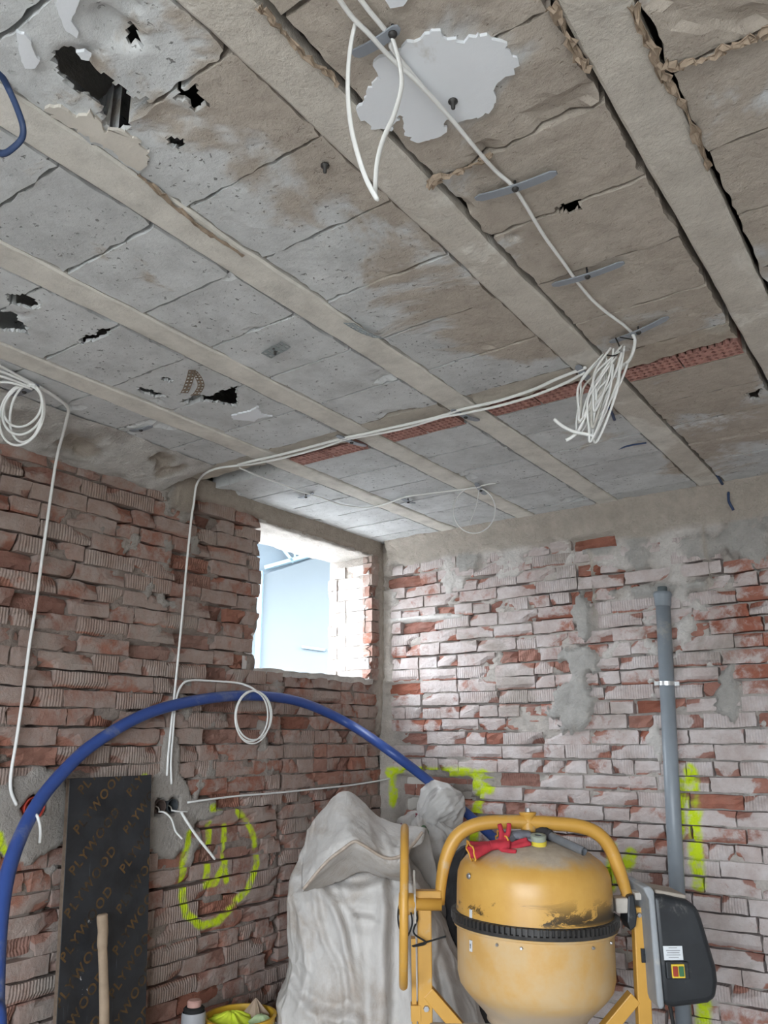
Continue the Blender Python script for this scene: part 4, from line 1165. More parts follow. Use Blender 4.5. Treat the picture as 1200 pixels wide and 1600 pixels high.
# red glove spread towards the left of the drum, two fingers standing up
glove('work_glove', 'red cotton glove with orange hem and two fingers standing up, on the mixer drum', (-0.16, -0.11, dome(0.19)),
      [([(0.03, 0.0, 0.03), (0.035, 0.0, 0.065), (0.03, 0.0, 0.098)], 0.0095), ([(0.05, 0.0, 0.03), (0.062, 0.0, 0.07), (0.066, 0.0, 0.10)], 0.0095),
       ([(0.06, 0, 0.02), (0.10, -0.005, 0.036), (0.13, -0.01, 0.044)], 0.009), ([(0.06, -0.01, 0.012), (0.11, -0.02, 0.026), (0.14, -0.025, 0.032)], 0.009), ([(0.03, -0.02, 0.01), (0.06, -0.045, 0.008), (0.08, -0.055, 0.008)], 0.009)],
      [(-0.01, 0, 0.022), (0.03, 0, 0.026), (0.065, -0.003, 0.026)], [(-0.005, 0, 0.022), (-0.035, -0.003, 0.014), (-0.062, -0.006, 0.008), (-0.082, -0.01, 0.004)], M_REDCLOTH, M_REDCLOTH)
glove('work_glove', 'grey rubber-coated glove lying under the red glove on the mixer drum', (-0.03, -0.06, dome(0.08) + 0.004),
      [([(0.02, 0, 0.018), (0.055, 0.0, 0.018), (0.082, 0.005, 0.012)], 0.010), ([(0.02, 0.02, 0.018), (0.06, 0.022, 0.016), (0.088, 0.028, 0.012)], 0.010),
       ([(0.015, -0.02, 0.016), (0.045, -0.025, 0.014), (0.07, -0.03, 0.010)], 0.010), ([(0.0, 0.03, 0.016), (0.025, 0.045, 0.014), (0.045, 0.055, 0.010)], 0.010), ([(-0.02, -0.025, 0.012), (0.0, -0.045, 0.006), (0.02, -0.055, 0.003)], 0.010)],
      [(-0.05, 0, 0.016), (-0.015, 0, 0.020), (0.02, 0, 0.018)], [(-0.045, 0, 0.014), (-0.06, -0.003, 0.010), (-0.075, -0.006, 0.006), (-0.085, -0.01, 0.0)], M_GLOVE_GREY, M_GLOVE_GREY)
tr = empty('tape_roll', mx((0.012, -0.105, dome(0.105) - 0.002)), RZ, 'small roll of tape, grey-green above and yellow below, on the drum top', 'tape')
tr.rotation_euler = (math.radians(12), 0, RZ)
MB().lathe([(0.014, 0.0), (0.030, 0.0), (0.030, 0.016), (0.014, 0.016)], 32).build('yellow_tape', simple('yellow_tape', (0.66, 0.52, 0.06), 0.5), tr, auto=True)
MB().lathe([(0.013, 0.0165), (0.029, 0.0165), (0.029, 0.034), (0.026, 0.036), (0.013, 0.036)], 32).build('green_tape', simple('grey_green_tape', (0.30, 0.33, 0.27), 0.6), tr, auto=True)
po = empty('pipe_offcut', mx((0.11, -0.13, dome(0.20))), RZ, 'short grey steel tube with a dark rag at one end, on the drum', 'pipe')
pts = [Vector((-0.055, 0.10, 0.058)), Vector((0.052, -0.055, 0.014))]
po_m = MB(); dirv = (pts[1] - pts[0]).normalized()
po_m.tube([pts[0], pts[1]], 0.0155, 18, cap=False).tube([pts[1], pts[0]], 0.0125, 18, cap=False)
po_m.build('tube', simple('grey_steel_tube', (0.25, 0.26, 0.28), 0.4, 0.1, 20, metal=0.5), po, smooth=True)
rg = MB().tube(spline([pts[0] - dirv * 0.025 + Vector((-.02, 0, 0)), pts[0] + dirv * 0.0, pts[0] + dirv * 0.03], 5), [0.012, 0.016, 0.020, 0.022, 0.022, 0.024, 0.022, 0.021, 0.022, 0.020, 0.018], 12)
rg.build('rag', M_DARKCLOTH, po, smooth=True)

# ------------------------------------------------------------------ big white sack
def to_loc(pts, o, rz=RZ):
    Rm = Matrix.Rotation(-rz, 3, 'Z')
    return [Rm @ (Vector(p) - o) for p in pts]
def prof_at(rows, z):
    for i in range(len(rows) - 1):
        if rows[i][0] <= z <= rows[i + 1][0]:
            t = (z - rows[i][0]) / (rows[i + 1][0] - rows[i][0]); t = t * t * (3 - 2 * t) * 0.5 + t * 0.5
            return [rows[i][k] + (rows[i + 1][k] - rows[i][k]) * t for k in range(len(rows[i]))]
    return rows[-1]
def loft_sack(rows, nt=150, nz=120, seed=0, amp=0.03, ex=2.6, fine=0.008, zstretch=2.2):
    """rows: (z, left x, right x, near y, far y)"""
    z0, z1 = rows[0][0], rows[-1][0]
    th = np.linspace(0, 2 * math.pi, nt + 1); V = np.zeros((nz + 4, nt + 1, 3))
    for i in range(nz):
        z = z0 + (z1 - z0) * i / (nz - 1)
        _, xl, xr, yn, yf = prof_at(rows, z)
        cx, cy, rx, ry = (xl + xr) / 2, (yn + yf) / 2, (xr - xl) / 2, (yf - yn) / 2
        c, s = np.cos(th), np.sin(th)
        ux = np.sign(c) * abs(c) ** (2 / ex); uy = np.sign(s) * abs(s) ** (2 / ex)
        arc = th / (2 * math.pi)
        def per(f, fz, sd): # periodic noise
            a = fbm(arc * f, z * fz + arc * 0, sd); b = fbm((arc - 1) * f, z * fz + arc * 0, sd)
            w = sstep(0.85, 1.0, arc)
            return a * (1 - w) + b * w
        n1 = per(9, zstretch, seed + 1); n2 = per(20, zstretch * 2.2 , seed + 2)
        skew = per(7, 4.0, seed + 5)
        r1 = 1 - abs(2 * n1 - 1) * 1.0; r2 = 1 - abs(2 * n2 - 1); r3 = 1 - abs(2 * skew - 1)
        d = amp * (r1 ** 5 - 0.3) + amp * 0.6 * (r3 ** 6 - 0.2) + fine * (r2 ** 3 - 0.4)
        kz = min(1, (z - z0) / 0.05)
        V[i, :, 0] = cx + ux * (rx + d * kz); V[i, :, 1] = cy + uy * (ry + d * kz); V[i, :, 2] = z + 0.02 * (per(9, 3, seed + 8) - 0.5) * (i / nz)
    c = V[nz - 1].mean(0)
    for q in range(4):
        t = (q + 1) / 4
        V[nz + q] = V[nz - 1] * (1 - t) + c * t; V[nz + q, :, 2] += 0.012 * math.sin(t * 2.2) - 0.02 * (t > .9)
    V[:, -1] = V[:, 0]
    return V
sack_o = Vector((-2.3027, 3.2218, 0))
sack = empty('bulk_sack', sack_o, RZ, 'large slumped white woven bulk sack with folded top, left of the mixer', 'sack')
rows = [(0.0, -0.38, 0.47, -0.36, 0.27), (0.2, -0.43, 0.48, -0.37, 0.27), (0.37, -0.415, 0.45, -0.34, 0.27), (0.47, -0.42, 0.42, -0.33, 0.27), (0.54, -0.385, 0.385, -0.31, 0.27), (0.62, -0.372, 0.36, -0.30, 0.27), (0.745, -0.390, 0.31, -0.27, 0.26),
        (0.876, -0.395, 0.245, -0.22, 0.26), (0.96, -0.385, 0.20, -0.14, 0.26), (1.03, -0.36, 0.15, -0.04, 0.25), (1.09, -0.33, 0.10, 0.03, 0.24)]
V = loft_sack(rows, nt=260, nz=190, seed=4, amp=0.022, fine=0.004, zstretch=1.3)
# creases pressed into the near side of the cloth: (line in local x-z, width, height)
CREASES = [(to_loc(l, sack_o), w, h_) for (l, w, h_) in (
    ([(-2.343, 2.752, 0.971), (-2.286, 2.813, 0.910), (-2.251, 2.868, 0.821), (-2.238, 2.926, 0.681), (-2.240, 2.978, 0.528), (-2.252, 3.040, 0.325)], 0.020, 0.030),
    ([(-2.336, 2.760, 0.961), (-2.248, 2.828, 0.940), (-2.164, 2.891, 0.929), (-2.072, 2.945, 0.959)], 0.016, 0.018),
    ([(-2.249, 2.830, 0.935), (-2.227, 2.867, 0.871), (-2.197, 2.902, 0.833), (-2.138, 2.946, 0.822)], 0.014, 0.016),
    ([(-2.082, 2.940, 0.954), (-2.089, 2.969, 0.858), (-2.119, 2.992, 0.731), (-2.141, 3.030, 0.578), (-2.201, 3.076, 0.325)], 0.030, 0.045),
    ([(-2.198, 2.903, 0.828), (-2.201, 2.943, 0.706), (-2.214, 2.987, 0.554), (-2.233, 3.054, 0.325)], 0.014, 0.020),
    ([(-2.327, 2.775, 0.935), (-2.327, 2.811, 0.834), (-2.314, 2.851, 0.745), (-2.279, 2.906, 0.656)], 0.016, 0.014),
    ([(-2.468, 2.807, 0.560), (-2.409, 2.870, 0.499), (-2.326, 2.935, 0.478), (-2.260, 2.978, 0.488)], 0.022, 0.026),
    ([(-2.387, 2.795, 0.758), (-2.396, 2.833, 0.631), (-2.426, 2.847, 0.529)], 0.014, 0.010),
    ([(-1.980, 2.998, 0.994), (-1.949, 3.067, 0.857), (-1.925, 3.146, 0.679), (-1.903, 3.250, 0.425)], 0.024, 0.028),
    ([(-2.025, 2.971, 0.979), (-2.029, 3.029, 0.806), (-2.050, 3.094, 0.578), (-2.071, 3.168, 0.324)], 0.016, 0.016),
    ([(-2.279, 2.915, 0.630), (-2.287, 2.945, 0.529), (-2.335, 2.982, 0.326)], 0.012, 0.012),
    ([(-1.908, 3.123, 0.780), (-1.963, 3.137, 0.628), (-1.967, 3.205, 0.425)], 0.016, 0.016),
    ([(-2.374, 2.911, 0.453), (-2.384, 2.948, 0.326), (-2.431, 2.968, 0.174)], 0.02, 0.02))]
def crease(V, lines):
    X, Z = V[..., 0], V[..., 2]; D = np.zeros(X.shape)
    for (ln, w, h_) in lines:
        best = np.full(X.shape, 9.0); sg = np.zeros(X.shape)
        P = spline(ln, 4)
        for a, b in zip(P[:-1], P[1:]):
            bx_, bz = b.x - a.x, b.z - a.z; l2 = bx_ * bx_ + bz * bz + 1e-9
            t = np.clip(((X - a.x) * bx_ + (Z - a.z) * bz) / l2, 0, 1)
            dx, dz = X - a.x - t * bx_, Z - a.z - t * bz
            d = np.hypot(dx, dz); m = d < best
            best = np.where(m, d, best); sg = np.where(m, np.sign(bx_ * dz - bz * dx), sg)
        s = best * sg
        wv = w * (1 + 0.35 * (fbm(X * 12, Z * 12, 7) - 0.5))
        D += h_ * (np.exp(-(s / wv) ** 2) - 0.8 * np.exp(-((s - 1.7 * wv) / wv) ** 2))
    return D
near = sstep(0.02, -0.12, V[..., 1])
V[..., 1] -= crease(V, CREASES) * near
o = link('sack_body', grid_mesh('sack_body', V, None, M_SACK, True), sack)
def sheet(rowsP, nu=60, nv=14, seed=0, amp=0.012):
    """smooth sheet through rows of control points"""
    R = [spline(r, nu // (len(r) - 1)) for r in rowsP]
    m = min(len(r) for r in R)
    cols = [spline([R[k][j] for k in range(len(R))], nv) for j in range(m)]
    V = np.array([[tuple(cols[j][i]) for j in range(m)] for i in range(len(cols[0]))])
    I, J = np.meshgrid(np.arange(V.shape[0]), np.arange(V.shape[1]), indexing='ij')
    n = fbm(J * 0.12, I * 0.10, seed); r = 1 - abs(2 * n - 1)
    n2 = fbm(J * 0.3, I * 0.25, seed + 4)
    d = amp * (r ** 3 - 0.4) + amp * 0.5 * (n2 - 0.5)
    V[..., 1] -= d; V[..., 2] += d * 0.5
    return V
fl_rows = [to_loc(r, sack_o) for r in (
    [(-2.630, 3.035, 0.891), (-2.560, 3.173, 0.857), (-2.477, 3.311, 0.845), (-2.275, 3.443, 0.873), (-2.121, 3.480, 0.854)],
    [(-2.515, 2.973, 1.154), (-2.479, 3.045, 1.238), (-2.399, 3.129, 1.305), (-2.286, 3.251, 1.182), (-2.104, 3.340, 1.145)],
    [(-2.431, 2.851, 1.054), (-2.334, 2.869, 1.160), (-2.235, 2.929, 1.225), (-2.146, 3.052, 1.160), (-2.028, 3.175, 1.116)],
    [(-2.346, 2.751, 0.966), (-2.241, 2.774, 1.076), (-2.143, 2.828, 1.153), (-2.066, 2.956, 1.086), (-2.008, 3.044, 1.095)],
    [(-2.383, 2.808, 0.945), (-2.287, 2.849, 1.022), (-2.183, 2.898, 1.089), (-2.101, 3.006, 1.018), (-2.029, 3.083, 1.014)],
    [(-2.397, 2.926, 0.943), (-2.338, 2.985, 0.965), (-2.263, 3.051, 0.999), (-2.193, 3.137, 0.969), (-2.100, 3.210, 0.946)])]
Vf = sheet(fl_rows, seed=12, amp=0.016)
fo = link('folded_top', grid_mesh('folded_top', Vf, None, M_SACK, True), sack)
md = fo.modifiers.new('solid', 'SOLIDIFY'); md.thickness = 0.004
hem = spline(to_loc([(-2.333, 2.741, 0.966), (-2.233, 2.756, 1.069), (-2.163, 2.785, 1.126), (-2.125, 2.808, 1.153), (-2.103, 2.835, 1.140), (-2.057, 2.925, 1.085), (-2.014, 2.979, 1.087), (-1.986, 3.035, 1.128), (-1.962, 3.074, 1.176)], sack_o), 10)
MB().tube(hem, 0.0065, 8).build('seam', M_SEAM, sack, smooth=True)

# ------------------------------------------------------------------ tied sack behind
ts_o = Vector([(-2.416, 3.884, 0.708)][0]); ts_o.z = 0
ts = empty('tied_sack', ts_o, RZ, 'grey-white sack tied with maroon string, standing behind the slumped bulk sack', 'sack')
V = loft_sack([(0.0, -0.28, 0.28, -0.20, 0.20), (0.3, -0.30, 0.30, -0.21, 0.21), (0.6, -0.29, 0.29, -0.20, 0.20), (0.85, -0.26, 0.26, -0.19, 0.19), (1.0, -0.22, 0.20, -0.18, 0.18), (1.08, -0.19, 0.12, -0.14, 0.14), (1.14, -0.16, 0.02, -0.09, 0.09), (1.175, -0.10, -0.03, -0.04, 0.04)], seed=21, amp=0.04)
link('sack_body', grid_mesh('sack_body', V, None, M_SACK2, True), ts)
V = loft_sack([(0.0, -0.03, 0.03, -0.03, 0.03), (0.05, -0.07, 0.07, -0.07, 0.07), (0.12, -0.115, 0.10, -0.10, 0.10), (0.19, -0.12, 0.09, -0.10, 0.09), (0.24, -0.07, 0.06, -0.06, 0.05), (0.262, -0.02, 0.02, -0.02, 0.02)], nt=90, nz=50, seed=33, amp=0.035, ex=2.1)
h = link('gathered_top', grid_mesh('gathered_top', V, None, M_SACK2, True), ts)
h.location = (-0.07, -0.02, 1.13); h.rotation_euler = (0, math.radians(58), 0)
tie = MB()
for q in range(4):
    tie.tube([Vector((-0.068 + 0.004 * q, 0, 1.128 + 0.008 * q)) + Vector((0.045 * math.cos(t) * 0.8, 0.05 * math.sin(t), 0.045 * math.cos(t) * -0.5 + 0.005 * math.sin(q + t))) for t in [2 * math.pi * i / 24 for i in range(24)]], 0.006, 6, closed=True)
tie.tube(spline([(-0.10, -0.045, 1.135), (-0.15, -0.06, 1.13), (-0.19, -0.07, 1.115), (-0.22, -0.07, 1.12)], 6), 0.006, 6)
tie.build('tie_string', M_TIE, ts, smooth=True)
V = loft_sack([(0.0, -0.02, 0.02, -0.012, 0.012), (0.05, -0.026, 0.026, -0.015, 0.015), (0.13, -0.022, 0.024, -0.015, 0.015), (0.15, -0.01, 0.01, -0.01, 0.01)], nt=40, nz=24, seed=40, amp=0.008, fine=0.003)
g = link('green_rag', grid_mesh('green_rag', V, None, M_GREENCLOTH, True), ts); g.location = (-0.055, -0.17, 0.97)
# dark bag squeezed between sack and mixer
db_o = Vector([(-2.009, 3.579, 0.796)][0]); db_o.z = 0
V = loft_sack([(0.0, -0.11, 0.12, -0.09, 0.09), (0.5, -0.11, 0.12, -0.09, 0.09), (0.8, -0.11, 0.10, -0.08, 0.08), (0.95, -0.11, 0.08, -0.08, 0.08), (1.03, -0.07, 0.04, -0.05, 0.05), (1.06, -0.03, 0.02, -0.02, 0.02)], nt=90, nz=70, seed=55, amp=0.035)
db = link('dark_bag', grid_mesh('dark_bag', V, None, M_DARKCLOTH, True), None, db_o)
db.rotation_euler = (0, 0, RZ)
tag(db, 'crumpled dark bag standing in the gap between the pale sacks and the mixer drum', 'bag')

# ------------------------------------------------------------------ film-faced board, handle, bucket, canister
def board_material():
    k = NT('film_faced_board'); p = k.obj()
    n = k.noise(p, 5, 6, 0.7); st = k.noise(k.scale(p, (1, 14, 0.5)), 6, 5, 0.7)
    c = k.ramp(n, [(0.3, (0.012, 0.013, 0.015)), (0.7, (0.035, 0.037, 0.042))])
    scr = k.step(st, 0.64, 0.70)
    c = k.mix(k.math('MULTIPLY', scr, 0.22), c, (0.22, 0.25, 0.29))
    sx = k.new('ShaderNodeSeparateXYZ'); k.put(sx.inputs[0], p)
    # white splashes near the left edge
    d = k.math('ADD', k.math('MULTIPLY', k.noise(p, 22, 6, 0.75), 1.0), k.step(k.math('ABSOLUTE', k.math('ADD', sx.outputs[1], 0.10)), 0.0, 0.09, 0.10, -0.10))
    d = k.math('MULTIPLY', k.step(d, 0.70, 0.74), k.math('MULTIPLY', k.step(sx.outputs[2], 0.42, 0.5), k.step(sx.outputs[2], 0.93, 0.85, 0.0, 1.0)))
    c = k.mix(d, c, (0.5, 0.5, 0.5))
    k.b.inputs['Specular IOR Level'].default_value = 0.4
    return k.out(c, k.step(n, 0.3, 0.7, 0.35, 0.6), k.bump(st, 0.08, 0.003))
M_BOARD = board_material()
M_PLYEDGE = simple('plywood_edge', (0.16, 0.12, 0.09), 0.9, 0.3, 40)
def print_material():
    k = NT('worn_brown_print'); p = k.obj()
    n = k.noise(p, 9, 5, 0.7)
    c = k.ramp(k.step(n, 0.36, 0.62), [(0.0, (0.032, 0.027, 0.022)), (1.0, (0.13, 0.075, 0.03))])
    return k.out(c, 0.6)
M_PRINT = print_material()
BWID, BHGT = 0.405, 1.415
board = empty('plywood_board', (XL + 0.145, 2.22, 0.0), 0, 'black film-faced plywood board with brown printed words, leaning on the left brick wall', 'board')
board.rotation_euler = (0, math.radians(-4.3), 0)
MB().box((0, 0, BHGT / 2), (0.021, BWID, BHGT)).build('panel', M_BOARD, board, bevel=0.0015, seg=1)
MB().box((0, -BWID / 2 - 0.0004, BHGT / 2), (0.0195, 0.001, BHGT - 0.004)).build('edge', M_PLYEDGE, board)
fc = bpy.data.curves.new('word', 'FONT'); fc.body = 'PLYWOOD'; fc.size = 0.052; fc.space_character = 1.25; fc.offset = 0.0012
fo_ = bpy.data.objects.new('word', fc); COL.objects.link(fo_)
dg = bpy.context.evaluated_depsgraph_get()
tm = fo_.evaluated_get(dg).to_mesh()
tv = [v.co.copy() for v in tm.vertices]; tf = [tuple(p.vertices) for p in tm.polygons]
bpy.data.objects.remove(fo_); bpy.data.curves.remove(fc)
wl = max(v.x for v in tv)
ang = math.radians(47)
for row in range(-16, 24):
    for q in range(-4, 8):
        s0 = q * (wl + 0.075) + row * 0.115; t0 = row * 0.093
        vs = [(0.0112, (s0 + v.x) * math.cos(ang) - (t0 + v.y) * math.sin(ang), (s0 + v.x) * math.sin(ang) + (t0 + v.y) * math.cos(ang)) for v in tv]
        if min(v[1] for v in vs) > BWID / 2 - 0.01 or max(v[1] for v in vs) < -BWID / 2 + 0.01: continue
        if max(v[2] for v in vs) < 0.01 or min(v[2] for v in vs) > BHGT - 0.01: continue
        bm = bmesh.new()
        bv = [bm.verts.new(v) for v in vs]
        for f in tf:
            try: bm.faces.new([bv[i] for i in f])
            except ValueError: pass
        for co_, no in (((0, BWID / 2 - 0.002, 0), (0, 1, 0)), ((0, -BWID / 2 + 0.002, 0), (0, -1, 0)), ((0, 0, BHGT - 0.002), (0, 0, 1)), ((0, 0, 0.002), (0, 0, -1))):
            bmesh.ops.bisect_plane(bm, geom=bm.verts[:] + bm.edges[:] + bm.faces[:], plane_co=co_, plane_no=no, clear_outer=True)
        if len(bm.faces) > 3:
            pm = bpy.data.meshes.new('printed_word'); bm.to_mesh(pm); pm.materials.append(M_PRINT)
            link('printed_word', pm, board)
        bm.free()
M_WOOD = simple('ash_wood', (0.36, 0.27, 0.19), 0.7, 0.2, 14, bump=0.2)
hp = [(v[0], v[1], v[2]) for v in [(-2.831, 2.142, 0.915), (-2.831, 2.144, 0.897), (-2.831, 2.152, 0.854), (-2.826, 2.150, 0.810), (-2.821, 2.162, 0.710), (-2.801, 2.169, 0.542)]]
hz = hp[-1][2]
hp += [(hp[-1][0] + 0.03, hp[-1][1], hz * 0.5), (hp[-1][0] + 0.06, hp[-1][1], 0.003)]
tag(MB().tube(spline(hp, 5), [0.017, 0.021, 0.022, 0.022, 0.022, 0.022, 0.022, 0.022] + [0.021] * 8 + [0.0185] * 6 + [0.0195] * 4 + [0.021] * 10, 16, flat=0.8).build('tool_handle', M_WOOD, smooth=True, center=True),
    'bare wooden tool handle standing in front of the black plywood board', 'tool handle')

bk = Vector([(-2.706, 2.788, 0.428)][0]); rimz = bk.z + 0.012
M_BUCKET = simple('yellow_bucket', (0.62, 0.37, 0.035), 0.45, 0.1, 8, dirt=(0.45, 0.38, 0.30), dirt_amt=0.25, spec=0.4)
bucket = empty('bucket', (bk.x, bk.y, 0), RZ, 'yellow plastic bucket on the floor beside the white sack', 'bucket')
MB().lathe([(0.0, 0.0), (0.105, 0.0), (0.11, 0.01), (0.145, rimz - 0.03), (0.146, rimz - 0.008), (0.152, rimz - 0.006), (0.152, rimz), (0.140, rimz), (0.104, 0.02), (0.0, 0.02)], 48).build('bucket_body', M_BUCKET, bucket, auto=True)
MB().tube(spline([(-0.15, 0, rimz - 0.03), (-0.12, 0.10, rimz - 0.10), (0, 0.157, rimz - 0.16), (0.12, 0.10, rimz - 0.10), (0.15, 0, rimz - 0.03)], 8), 0.003, 6).build('handle', M_STEEL, bucket, smooth=True)
V = loft_sack([(0.0, -0.10, 0.08, -0.08, 0.08), (0.06, -0.115, 0.09, -0.085, 0.08), (0.09, -0.09, 0.06, -0.06, 0.06), (0.105, -0.04, 0.02, -0.03, 0.03)], nt=60, nz=40, seed=61, amp=0.03, fine=0.006)
hv = link('safety_vest', grid_mesh('safety_vest', V, None, simple('fluorescent_yellow', (0.66, 0.78, 0.06), 0.8, 0.1, 30, bump=0.3), True), None, (bk.x - 0.02, bk.y - 0.02, rimz - 0.105))
tag(hv, 'crumpled fluorescent yellow cloth stuffed into the yellow bucket', 'cloth')
M_CARD = simple('brown_cardboard', (0.36, 0.27, 0.20), 0.9, 0.15, 20)
cb = MB().add([(-0.05, 0, 0), (0.06, 0.01, 0), (0.075, 0.02, 0.07), (0.015, 0.01, 0.135), (-0.04, -0.01, 0.08), (0.02, 0.0, 0.0), (0.05, -0.05, 0.06)], [(0, 5, 3, 4), (5, 1, 2, 3), (5, 6, 3)])
cbo = cb.build('cardboard_scrap', M_CARD, None, solid=0.004); cbo.location = (bk.x + 0.015, bk.y + 0.05, rimz - 0.085); cbo.rotation_euler = (0, 0, RZ)
tag(cbo, 'torn folded piece of brown cardboard sticking out of the yellow bucket', 'cardboard')
V = loft_sack([(0.0, -0.04, 0.04, -0.03, 0.03), (0.04, -0.045, 0.04, -0.03, 0.03), (0.06, -0.02, 0.02, -0.015, 0.015)], nt=40, nz=24, seed=71, amp=0.02, fine=0.004)
gg = link('light_green_rag', grid_mesh('light_green_rag', V, None, simple('pale_green_cloth', (0.42, 0.52, 0.30), 0.85, 0.15, 30), True), None, (bk.x + 0.085, bk.y + 0.035, rimz - 0.065))
tag(gg, 'pale green rag in the yellow bucket, right of the cardboard scrap', 'rag')

cn = Vector([(-2.778, 2.590, 0.487)][0])
can = empty('canister', (cn.x, cn.y, 0), RZ, 'grey cylindrical canister with a pink cap, left of the yellow bucket', 'canister')
MB().lathe([(0.0, 0.0), (0.047, 0.0), (0.049, 0.005), (0.049, cn.z - 0.012), (0.046, cn.z)], 32).build('body', simple('grey_tin', (0.33, 0.33, 0.34), 0.5, 0.1), can, auto=True)
MB().lathe([(0.040, cn.z - 0.004), (0.043, cn.z + 0.012), (0.036, cn.z + 0.018), (0.0, cn.z + 0.018)], 32).build('collar', M_RUBBER, can, auto=True)
MB().lathe([(0.028, cn.z + 0.016), (0.029, cn.z + 0.036), (0.024, cn.z + 0.042), (0.0, cn.z + 0.043)], 32).build('cap', simple('pink_clay', (0.46, 0.27, 0.23), 0.85, 0.15, 30), can, auto=True)

# ------------------------------------------------------------------ grey drain pipe in front of the back wall
M_PVC = simple('grey_pvc', (0.235, 0.265, 0.295), 0.38, 0.08, 6, dirt=(0.38, 0.37, 0.35), dirt_amt=0.2, spec=0.45)
pa, pb = Vector([(-1.164, 4.154, 2.278)][0]), Vector([(-1.236, 4.154, 0.863)][0])
pdir = (pb - pa).normalized(); foot = pa + pdir * ((0.002 - pa.z) / pdir.z)
pipe = empty('drain_pipe', foot, 0, 'tall grey plastic pipe standing against the whitewashed back wall', 'pipe')
A = pa - foot; Z = lambda t: A * t
L_ = A.length
PR = 0.036
def along(d): return A * (1 - d / L_)
MB().tube([Z(0), along(0.045)], PR, 28).build('pipe', M_PVC, pipe, smooth=True)
MB().tube([along(0.075), along(0.07), along(0.03), along(0.018), along(0.012), along(0.0)], [PR + 0.0005, PR + 0.004, PR + 0.006, PR + 0.011, PR + 0.011, PR + 0.006], 28).build('socket_collar', M_PVC, pipe, smooth=True)
MB().tube([along(0.01), along(-0.022), along(-0.027)], [0.025, 0.025, 0.022], 24).build('plug', simple('dark_grey_plug', (0.10, 0.12, 0.125), 0.5), pipe, smooth=True)
tq = (Vector([(-1.191, 4.154, 1.818)][0]) - foot).length
cpos = A * (tq / L_)
cp = MB()
zc = A.normalized(); xc = Vector((1, 0, 0)) - zc * zc.x; xc.normalize(); yc = zc.cross(xc)
ring = []
for s in (-0.010, 0.010):
    for rad in (PR + 0.001, PR + 0.005):
        ring.append([cpos + zc * s + (xc * math.cos(t) + yc * math.sin(t)) * rad for t in [2 * math.pi * i / 32 for i in range(32)]])
k0 = 0
for r in ring: cp.v += [tuple(q) for q in r]
for i in range(32):
    j = (i + 1) % 32
    for (a, b) in ((0, 1), (1, 3), (3, 2), (2, 0)): cp.f.append((a * 32 + i, a * 32 + j, b * 32 + j, b * 32 + i))
M_ZINC = simple('zinc_plate', (0.62, 0.63, 0.63), 0.35, 0.1, 30, metal=0.6)
cpo = cp.build('pipe_clamp', M_ZINC, pipe)
for sg in (-1, 1): MB().box(cpos + xc * sg * (PR + 0.014), (0.022, 0.006, 0.02)).build('clamp_ear', M_ZINC, cpo)
MB().tube([cpos + Vector((0, PR, 0)), cpos + Vector((0, 0.085, 0))], 0.004, 8).build('wall_screw', M_ZINC, cpo)

# ------------------------------------------------------------------ blue water pipe arching across the corner
M_BLUE = simple('blue_polyethylene', (0.035, 0.075, 0.27), 0.38, 0.1, 5, dirt=(0.18, 0.20, 0.27), dirt_amt=0.25, spec=0.45)
bp = [(-2.391, 1.493, 0.715), (-2.491, 1.532, 0.819), (-2.631, 1.602, 0.999), (-2.751, 1.691, 1.160), (-2.861, 1.829, 1.318), (-2.916, 1.971, 1.441), (-2.941, 2.124, 1.549), (-2.941, 2.373, 1.670), (-2.941, 2.705, 1.745), (-2.941, 3.051, 1.774), (-2.931, 3.389, 1.753), (-2.861, 3.696, 1.653)] + [(-2.535, 3.681, 1.488), (-2.394, 3.953, 1.281), (-2.226, 4.207, 1.037), (-2.021, 4.388, 0.782), (-1.747, 4.543, 0.452), (-1.510, 4.608, 0.160)]
bp = [(bp[0][0] + 0.10, bp[0][1] + 0.02, 0.026)] + bp + [(bp[-1][0] + 0.22, bp[-1][1] - 0.14, 0.03)]
tag(MB().tube(spline(bp, 9), 0.0255, 16).build('water_pipe', M_BLUE, smooth=True, center=True), 'thick blue plastic water pipe arching over the room corner below the window', 'pipe')

# ------------------------------------------------------------------ cables
M_CABLE = simple('white_cable', (0.78, 0.78, 0.76), 0.5, 0.05, 10, spec=0.4)
M_CABLE_D = simple('dusty_cable', (0.52, 0.50, 0.46), 0.6, 0.1, 12)
M_CLIP = simple('grey_plastic_strap', (0.25, 0.27, 0.30), 0.5, 0.1, 20, spec=0.4)
M_BLUECABLE = simple('blue_cable', (0.03, 0.055, 0.13), 0.45, 0.1, 10, spec=0.4)
def cable(pts, r=0.0045, name='cable', label='', cat='cable', mat=None, extra=(), group=None, flat=1.0, n=7):
    mb = MB().tube(spline(pts, n), r, 8, flat=flat)
    for e in extra: mb.tube(spline(e, n), r, 8, flat=flat)
    return tag(mb.build(name, mat or M_CABLE, smooth=True, center=True), label, cat, group)

